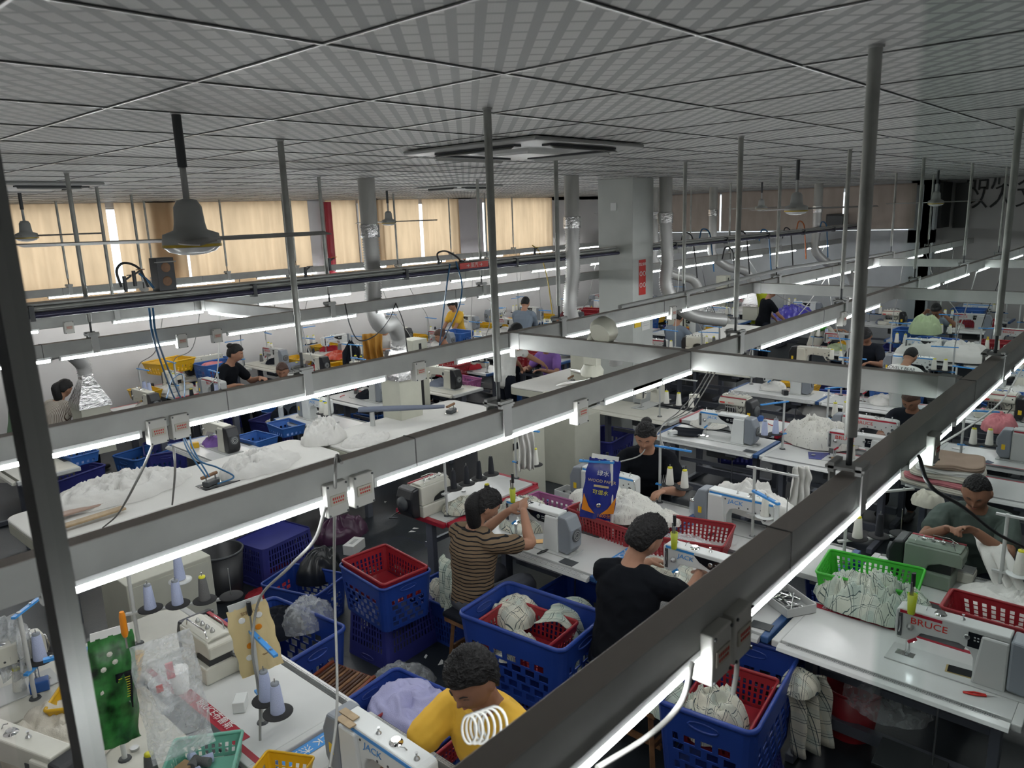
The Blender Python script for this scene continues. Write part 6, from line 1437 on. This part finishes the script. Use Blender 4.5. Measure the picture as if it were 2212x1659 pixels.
# small clutter on and beside the far tables
spots = [t for t in C.L if t.name.startswith('sewing_table') and t.parent is None]
for k in range(150):
    t = SEED.choice(spots); dx, dy = rzv((SEED.uniform(-.5, .5), SEED.uniform(-.2, .22)), t.rotation_euler[2]); x, y = t.location.x + dx, t.location.y + dy
    kind = k % 5; pl = 'near the ironing tables' if 5.5 < y < 9 and x < 9 else 'by the curtains' if y >= 9 else 'on the long middle rows' if x < 7.6 else 'right of the column'
    if kind == 0: o = MB().lathe([(.02, 0), (.02, .012)], 12).build('bobbin', STEEL); nm_ = 'steel bobbin'
    elif kind == 1: o = MB().prism([(0, 0), (.09, .01), (.1, .06), (.03, .07)], 0, .003, 'Z').build('fabric_scrap', SEED.choice([CWHITE, CNAVY, CPINK, CGREY, CMINT])); nm_ = 'small fabric scrap'
    elif kind == 2: o = cone(SEED.choice([THREADW, THREADK, THREADG]), h=.13); nm_ = 'loose thread cone standing'; tag(o, '', 'thread cone', 'loose thread cones')
    elif kind == 3: o = MB().tube([(0, 0, .004), (.06, .02, .005), (.12, .0, .004)], .005, 6).build('seam_ripper', SEED.choice([RED, SKYB, BLACK])); nm_ = 'small slim hand tool'
    else: o = MB().box((0, 0, .03), (.09, .06, .06)).build('parts_box', SEED.choice([WHITE, LBLUE, YELP, KRAFT, BLACK]), bevel=.004); nm_ = 'small parts box'
    o.location = (x, y, .752); o.rotation_euler[2] = SEED.uniform(0, 6)
    if kind != 2: tag(o, '', o.name.split('.')[0].replace('_', ' '), 'small things lying on the tables')
    auto(o, nm_ + ' ' + pl)
for k in range(16):
    t = SEED.choice(spots)
    if t.location.x < 6.5 and t.location.y < 6: continue
    dx, dy = rzv((SEED.uniform(-.3, .3), -.75), t.rotation_euler[2]); x, y = t.location.x + dx, t.location.y + dy
    if y > 12.1 or y < .2 or x > 18 or x < 1.6: continue
    put(SEED.choice([CF, CFV, CF]), x, y, 0, SEED.uniform(0, 1.5), base='blue crate standing on the far floor'); o = heap(x, y, .24, .22, .16, .12, SEED.choice([CWHITE, CNAVY, CPINK, CGREY, CREAMC]), 'x', seed=k + 200, nu=30, rough=.9); auto(o, 'cloth heaped in a blue crate on the far floor')
# cream square posts under ducts
for (px, py, h, lb) in ((905, 930, 1.05, 'cream square post behind the sleeve board'), (1262, 900, 1.1, 'cream square post left of the white column'), (1462, 770, 1.0, 'cream square post right of the white column'), (1560, 700, 1.0, 'cream square post beyond the far ironing table')):
    x, y = at(px, py, .3); pc = thing('square_post', lb, 'post', (x, y, 0)); MB().box((0, 0, h * .75), (.26, .26, h * 1.5)).build('shaft', POST, pc, bevel=.004); MB().box((0, -.132, h), (.04, .01, h * .9)).build('black_cable', CORDK, pc)
# bottle, spray can
bt = thing('water_bottle', 'clear bottle beside the white machine behind the ironing table', 'bottle', (*at(608, 900, .76), .752)); MB().lathe([(.03, 0), (.033, .02), (.033, .13), (.014, .16)], 16).build('bottle_body', GLASSB, bt); MB().lathe([(.03, .13), (.03, .17), (.001, .17)], 16).build('lid', WHITE, bt)
# wall fan on the cross tray
wf = thing('wall_fan', 'cream wall fan clamped on the near cross tray', 'fan', (3.84, 2.78, 2.36)); RT = Matrix.Rotation(.0, 3, 'X')
MB().box((0, 0, -.12), (.05, .1, .12)).tube([(0, 0, .04), (0, .03, -.02), (0, .04, -.15)], .018, 8).build('clamp_arm', POST, wf); MB().lathe([(.001, .1), (.05, .09), (.085, .05), (.09, 0), (.07, -.03)], 24, (0, -.08, .06), rot=Matrix.Rotation(1.2, 3, 'Y')).build('motor_dome', POST, wf); MB().lathe([(.07, 0), (.075, .03), (.05, .07)], 20, (0, 0, -.22)).build('hub', POST, wf)
for k in range(3):
    g = MB(); g.T = Matrix.Translation((0, 0, -.24)) @ Matrix.Rotation(k * 2.094 + .95, 4, 'Z'); g.grid(lambda u, v: (.05 + .22 * u, (.03 + .05 * math.sin(PI * u * .8)) * (v - .5) * 2, .02 * (v - .5)), 10, 2); g.build('blade', mat('fan_blade_cream', (.34, .33, .28), .4), wf, solid=.003)
# ---------------------------------------------------------------- cables and hoses
Y1, Y2, Y3 = .66, 2.06, 3.44
cord('cable', [aty(703, 1095, 2.05), aty(680, 1165, 2.1), aty(625, 1225, 2.25), at3(560, 1295, 1.45), at3(545, 1400, 1.2), at3(560, 1500, .95), at3(562, 1600, .76)], .006, CORDG, 'grey cable running from the second tray box to the snack bag stand')
cord('cable', [aty(738, 1000, 2.06), aty(727, 985, 2.14), aty(724, 1050, 2.04), at3(722, 1250, 1.5), at3(728, 1450, 1.3), at3(726, 1560, 1.25), at3(712, 1659, 1.2)], .006, CORDG, 'straight grey cable looped over the second tray')
cord('cable', [aty(332, 955, Y3), aty(300, 1030, Y3 + .2), at3(255, 1110, 1.3), at3(222, 1140, 1.0)], .006, CORDG, 'grey cable with a yellow tag from the left socket box'); cord('cable', [aty(375, 965, Y3), aty(378, 1020, Y3 + .1), at3(372, 1090, 1.2)], .006, CORDG, 'grey cable hanging from the right socket box of the pair')
cord('cable', [aty(1588, 1370, Y1), aty(1592, 1440, Y1), aty(1583, 1500, Y1)], .006, CORDW, 'short white cable hanging from the lower-right boxes'); cord('cable', [aty(1497, 1430, Y1), aty(1470, 1520, Y1), aty(1400, 1590, Y1 + .1), aty(1290, 1659, Y1 + .1)], .006, CORDW, 'white cable sagging from the lower-right lamp end')
cord('cable', [aty(1985, 985, Y1 - .03), aty(2010, 1050, Y1 - .1), aty(2080, 1095, Y1 - .15), aty(2150, 1150, Y1 - .2), aty(2212, 1182, Y1 - .25)], .007, CORDK, 'dark cable crossing in front of the man in green'); cord('cable', [aty(1985, 985, Y1 + .1), at3(2080, 930, 1.7), at3(2160, 870, 1.7), at3(2212, 790, 1.8)], .007, CORDG, 'grey cable rising to the right edge')
for k in range(3): cord('cable', [aty(1540 + 8 * k, 785, 2.1), at3(1500 + 6 * k, 850 + 5 * k, 1.7), at3(1465 + 12 * k, 890, 1.4), at3(1428, 925, 1.25), at3(1430 + k * 6, 1000, 1.0), at3(1425, 1080, .8)], .005, [CORDG, CORDG, CORDW][k], ['left', 'middle', 'right'][k] + ' cable of the bundle above the woman with a bun')
cord('cable', [at3(1428, 925, 1.25), at3(1400, 960, 1.2), at3(1380, 985, 1.15), at3(1330, 1000, 1.12)], .006, CORDG, 'grey cable passing left before the bun woman')
pl = thing('plug_adapter', 'pale inline plug on the cable bundle above the white machine', 'plug', at3(1500, 855, 1.65), .7); MB().box((0, 0, 0), (.03, .08, .03)).build('body', CREAM, pl, bevel=.004)
for k, (a0, dx) in enumerate(((322, 0), (330, 14))): cord('air_hose', [aty(a0, 665, 5.6), aty(a0 + 12, 740, 5.7), at3(372 + dx, 850, 1.5), at3(392 + dx, 890, 1.3), at3(400 + dx, 960, 1.15), at3(445 + dx * .5, 1030, .95)], .008, HOSEB, ['left', 'right'][k] + ' blue air hose hanging to the left steam iron')
cord('air_hose', [at3(360, 860, 1.4), at3(372, 820, 1.45), at3(395, 810, 1.45), at3(398, 860, 1.35), at3(385, 900, 1.25), at3(420, 985, 1.1), at3(470, 1010, .95), at3(505, 1030, .86), at3(470, 1045, .84)], .008, HOSEB, 'coiled blue hose beside the left steam iron')
cord('air_hose', [aty(972, 570, 5.6), aty(962, 640, 5.7), at3(950, 740, 1.5), at3(942, 770, 1.4)], .008, HOSEB, 'left strand of the v shaped blue hose by the yellow shirt'); cord('air_hose', [aty(985, 565, 5.6), aty(998, 620, 5.7), aty(985, 680, 5.8), at3(950, 745, 1.45)], .008, HOSEB, 'right strand of the v shaped blue hose')
def loop(pts, y, label, m=CORDK, r=.009): cord('air_hose', [aty(a, b_, y) for a, b_ in pts], r, m, label)
loop([(262, 620), (252, 585), (268, 568), (300, 580), (320, 620)], 5.72, 'dark hose loop with valves on the pipe trunk at left'); loop([(300, 590), (318, 605), (332, 622)], 5.72, 'blue hose stub beside the left trunk valves', HOSEB)
loop([(950, 570), (945, 548), (965, 543), (992, 560), (990, 575)], 5.72, 'dark hose loop on the pipe trunk near the blue hose'); loop([(1150, 530), (1165, 545), (1182, 600), (1195, 690)], 5.72, 'yellow hose falling beside the galvanised pole', HOSEY, .007)
for k, (a, b_) in enumerate(((270, 612), (290, 600), (948, 575), (998, 572), (660, 590), (712, 570), (1155, 545))):
    v = thing('air_valve', 'x', 'valve', aty(a, b_, 5.7)); MB().tube([(0, 0, -.06), (0, 0, .05)], .014, 8).tube([(0, 0, .02), (.05, 0, .05)], .007, 6).build('valve_body', DGREY, v); MB().box((.05, 0, .055), (.06, .012, .006)).build('valve_lever', [BLACK, WOOD, BLACK, ORANGE, BLACK, ORANGE, YLAB][k], v); auto(v, 'small air valve standing on the pipe trunk')
cord('cable', [aty(745, 655, 6.05), aty(755, 700, 6.0), aty(775, 735, 5.9), aty(810, 725, 5.9), aty(840, 690, 6.0), aty(855, 655, 6.05)], .006, CORDK, 'black cable sagging in a loop under the fourth tray'); cord('cable', [aty(855, 655, 6.05), aty(872, 700, 5.9), aty(880, 760, 5.8)], .006, CORDK, 'black cable falling beside the foil hood')
spk = thing('trunk_speaker', 'black speaker box strapped to the trunk before the curtains', 'speaker', aty(352, 592, 5.72)); MB().box((0, 0, 0), (.13, .12, .24)).build('case', BLACK, spk, bevel=.004)
for q in (-.05, .05): MB().lathe([(.035, 0), (.03, .004), (.012, -.002)], 20, (0, -.061, q), rot=Matrix.Rotation(PI / 2, 3, 'X')).build('speaker_cone', WOOD, spk)
MB().box((0, -.062, .09), (.16, .004, .008)).build('strap', CORDG, spk)
for k in range(8):
    a = [(1470, 530, 6.0), (1510, 520, 6.2), (1590, 525, 5.72), (1640, 520, 5.72), (1690, 515, 5.72), (1720, 500, 5.72), (1560, 560, 5.72), (1770, 500, 5.72)][k]
    p0 = aty(*a); cord('air_hose', [p0, (p0[0] + .1, p0[1], p0[2] + .18), (p0[0] + .35, p0[1], p0[2] + .12), (p0[0] + .45, p0[1], p0[2] - .15), (p0[0] + .55, p0[1], p0[2] - .55)], .012, [CORDK, HOSEB, CORDK, HOSEB, CORDK, mat('orange_hose', (.4, .1, .02), .4), CORDK, HOSEB][k], ['first dark', 'first blue', 'second dark', 'second blue', 'third dark', 'orange', 'fourth dark', 'third blue'][k] + ' hose loop on the far trunk right of the column')
# exit sign at the right
ex = thing('exit_sign', 'green emergency exit sign hanging near the dark screen', 'exit sign', atx(2050, 372, 17.5)); MB().box((0, 0, 0), (.05, .34, .22)).build('case', mat('sign_green', (.02, .3, .1), .4), ex); MB().box((-.028, .02, 0), (.006, .08, .13)).build('running_figure', mat('sign_glow', (.4, .9, .6), .4, emis=.8), ex); MB().lathe([(.1, 0), (.12, .08), (.05, .14)], 16, (0, 0, .15)).build('emergency_lamp', LGREY, ex)
# ================================================================ office window in front of the camera
gl = bpy.data.materials.new('window_glass'); gl.use_nodes = True; n = gl.node_tree; n.nodes.clear()
o_ = n.nodes.new('ShaderNodeOutputMaterial'); tr_ = n.nodes.new('ShaderNodeBsdfTransparent'); gs = n.nodes.new('ShaderNodeBsdfGlossy'); mx = n.nodes.new('ShaderNodeMixShader'); fr = n.nodes.new('ShaderNodeFresnel')
tr_.inputs[0].default_value = (.74, .8, .78, 1); gs.inputs['Roughness'].default_value = 0.0; gs.inputs[0].default_value = (1, 1, 1, 1); fr.inputs[0].default_value = 1.5
n.links.new(fr.outputs[0], mx.inputs[0]); n.links.new(tr_.outputs[0], mx.inputs[1]); n.links.new(gs.outputs[0], mx.inputs[2]); n.links.new(mx.outputs[0], o_.inputs[0])
GX = .3; YE = atx(1966, 420, GX - .03)[1]
clg = bpy.data.materials.new('clean_glass'); clg.use_nodes = True; clg.node_tree.nodes.clear(); a_ = clg.node_tree.nodes.new('ShaderNodeOutputMaterial'); b_ = clg.node_tree.nodes.new('ShaderNodeBsdfTransparent'); b_.inputs[0].default_value = (.93, .95, .94, 1); clg.node_tree.links.new(b_.outputs[0], a_.inputs[0])
g1 = MB().add([(GX, YE - .01, 2.05), (GX, 1.6, 2.05), (GX, 1.6, 3.5), (GX, YE - .01, 3.5)], [(3, 2, 1, 0)]).build('window_8', clg); struct(g1)
g2 = MB().add([(GX - .03, -.9, 2.05), (GX - .03, YE, 2.05), (GX - .03, YE, 3.5), (GX - .03, -.9, 3.5)], [(3, 2, 1, 0)]).build('window_9', gl); struct(g2)
al = mat('window_aluminium', (.3, .31, .3), .35, .3, vary=.1)
x, y, _ = atx(96, 1100, GX); fb_ = MB().box((GX, y, 2.8), (.03, .05, 1.5)).box((GX, 0, 2.02), (.05, 3.4, .06)).box((GX, 0, 3.52), (.05, 3.4, .05)); struct(fb_.build('window_10', al))
# office shell behind the camera
ofm = mat('office_wall', (.1, .1, .1), .8); ofd = mat('office_floor', (.04, .035, .03), .5)
struct(MB().box((-1.9, 2.0, 1.55), (4.4, 9.4, .1)).build('floor_office', ofd)); struct(MB().box((-1.9, 2.0, 3.6), (4.6, 9.6, .1)).build('ceiling_office', ofm))
m = MB()
# side wall with the window whose reflection shows over the curtains
WX0, WX1, WZ0, WZ1 = -3.7, -2.35, 2.87, 3.4
m.box((-3.95, 6.75, 2.6), (.5, .1, 2.1)); m.box(((WX1 + .3) / 2, 6.75, 2.6), (.3 - WX1, .1, 2.1)); m.box(((WX0 + WX1) / 2, 6.75, 2.22), (WX1 - WX0, .1, 1.3)); m.box(((WX0 + WX1) / 2, 6.75, 3.49), (WX1 - WX0, .1, .18))
struct(m.build('wall_office_side', ofm)); m = MB()
for k in range(5): m.box((WX0 + k * (WX1 - WX0) / 4, 6.72, (WZ0 + WZ1) / 2), (.06, .05, WZ1 - WZ0))
m.box(((WX0 + WX1) / 2, 6.72, 3.28), (WX1 - WX0, .05, .04)); struct(m.build('window_11', frame_m)); tg = bpy.data.materials.new('dimming_glass'); tg.use_nodes = True; tg.node_tree.nodes.clear(); a_ = tg.node_tree.nodes.new('ShaderNodeOutputMaterial'); b_ = tg.node_tree.nodes.new('ShaderNodeBsdfTransparent'); b_.inputs[0].default_value = (.8, .82, .82, 1); tg.node_tree.links.new(b_.outputs[0], a_.inputs[0])
struct(MB().box(((WX0 + WX1) / 2, 6.77, (WZ0 + WZ1) / 2), (WX1 - WX0, .004, WZ1 - WZ0)).build('window_12', tg))  # unseen pane added to dim the sky in this window's reflection
struct(MB().box((-4.05, 2, 2.6), (.1, 9.4, 2.1)).build('wall_office_back', ofm)); struct(MB().box((-1.9, -2.65, 2.6), (4.3, .1, 2.1)).build('wall_office_end', ofm))
struct(MB().box((.2, 4.3, 1.64), (.06, 17.0, .72)).box((.2, 7.2, 2.8), (.06, 11.0, 1.6)).box((.2, -2.4, 2.8), (.06, 2.2, 1.6)).box((.2, 4.6, .64), (.06, 16.4, 1.28)).build('wall_front', wall_m))
# ---------------------------------------------------------------- finish the labels that need a place in a row
for p_ in (JK, BR, OLD, OV, OVG, TJ, TJW, TB, TR, TP, CB, CBS, CV, CF, CFV, TRD, TRL, TGR, TYL, TBL, TPK, TTL, ST0, ST2, ST3, ST4, ST2P, CW, CLV, CG, CK):
    if p_ not in PARK:
        dead = [p_] + list(p_.children_recursive)
        C.L = [q for q in C.L if q not in dead]
        for c in dead: bpy.data.objects.remove(c)
for q in C.L: REAL.objects.link(q)
bpy.context.view_layer.update()
def px_of(o):
    v = RC @ (o.matrix_world.translation - Vector((0, 0, CAMZ))); return 1106 + F_PX * v.x / max(.01, -v.z)
groups = {}
for o, b in AUTO: groups.setdefault(b, []).append(o)
def nth(k):
    if k < 13: return ['first', 'second', 'third', 'fourth', 'fifth', 'sixth', 'seventh', 'eighth', 'ninth', 'tenth', 'eleventh', 'twelfth', 'thirteenth'][k]
    n_ = k + 1; return '%d%s' % (n_, 'th' if 10 <= n_ % 100 <= 20 else {1: 'st', 2: 'nd', 3: 'rd'}.get(n_ % 10, 'th'))
for b, L in groups.items():
    L.sort(key=px_of)
    for k, o in enumerate(L): o['label'] = b if len(L) == 1 else b + ', ' + nth(k) + ' from the left'
seen = {}
for o in S.objects:
    if o.parent is None and o.get('label'):
        if o['label'] in seen: print('DUPLABEL', o['label'])
        seen[o['label']] = 1
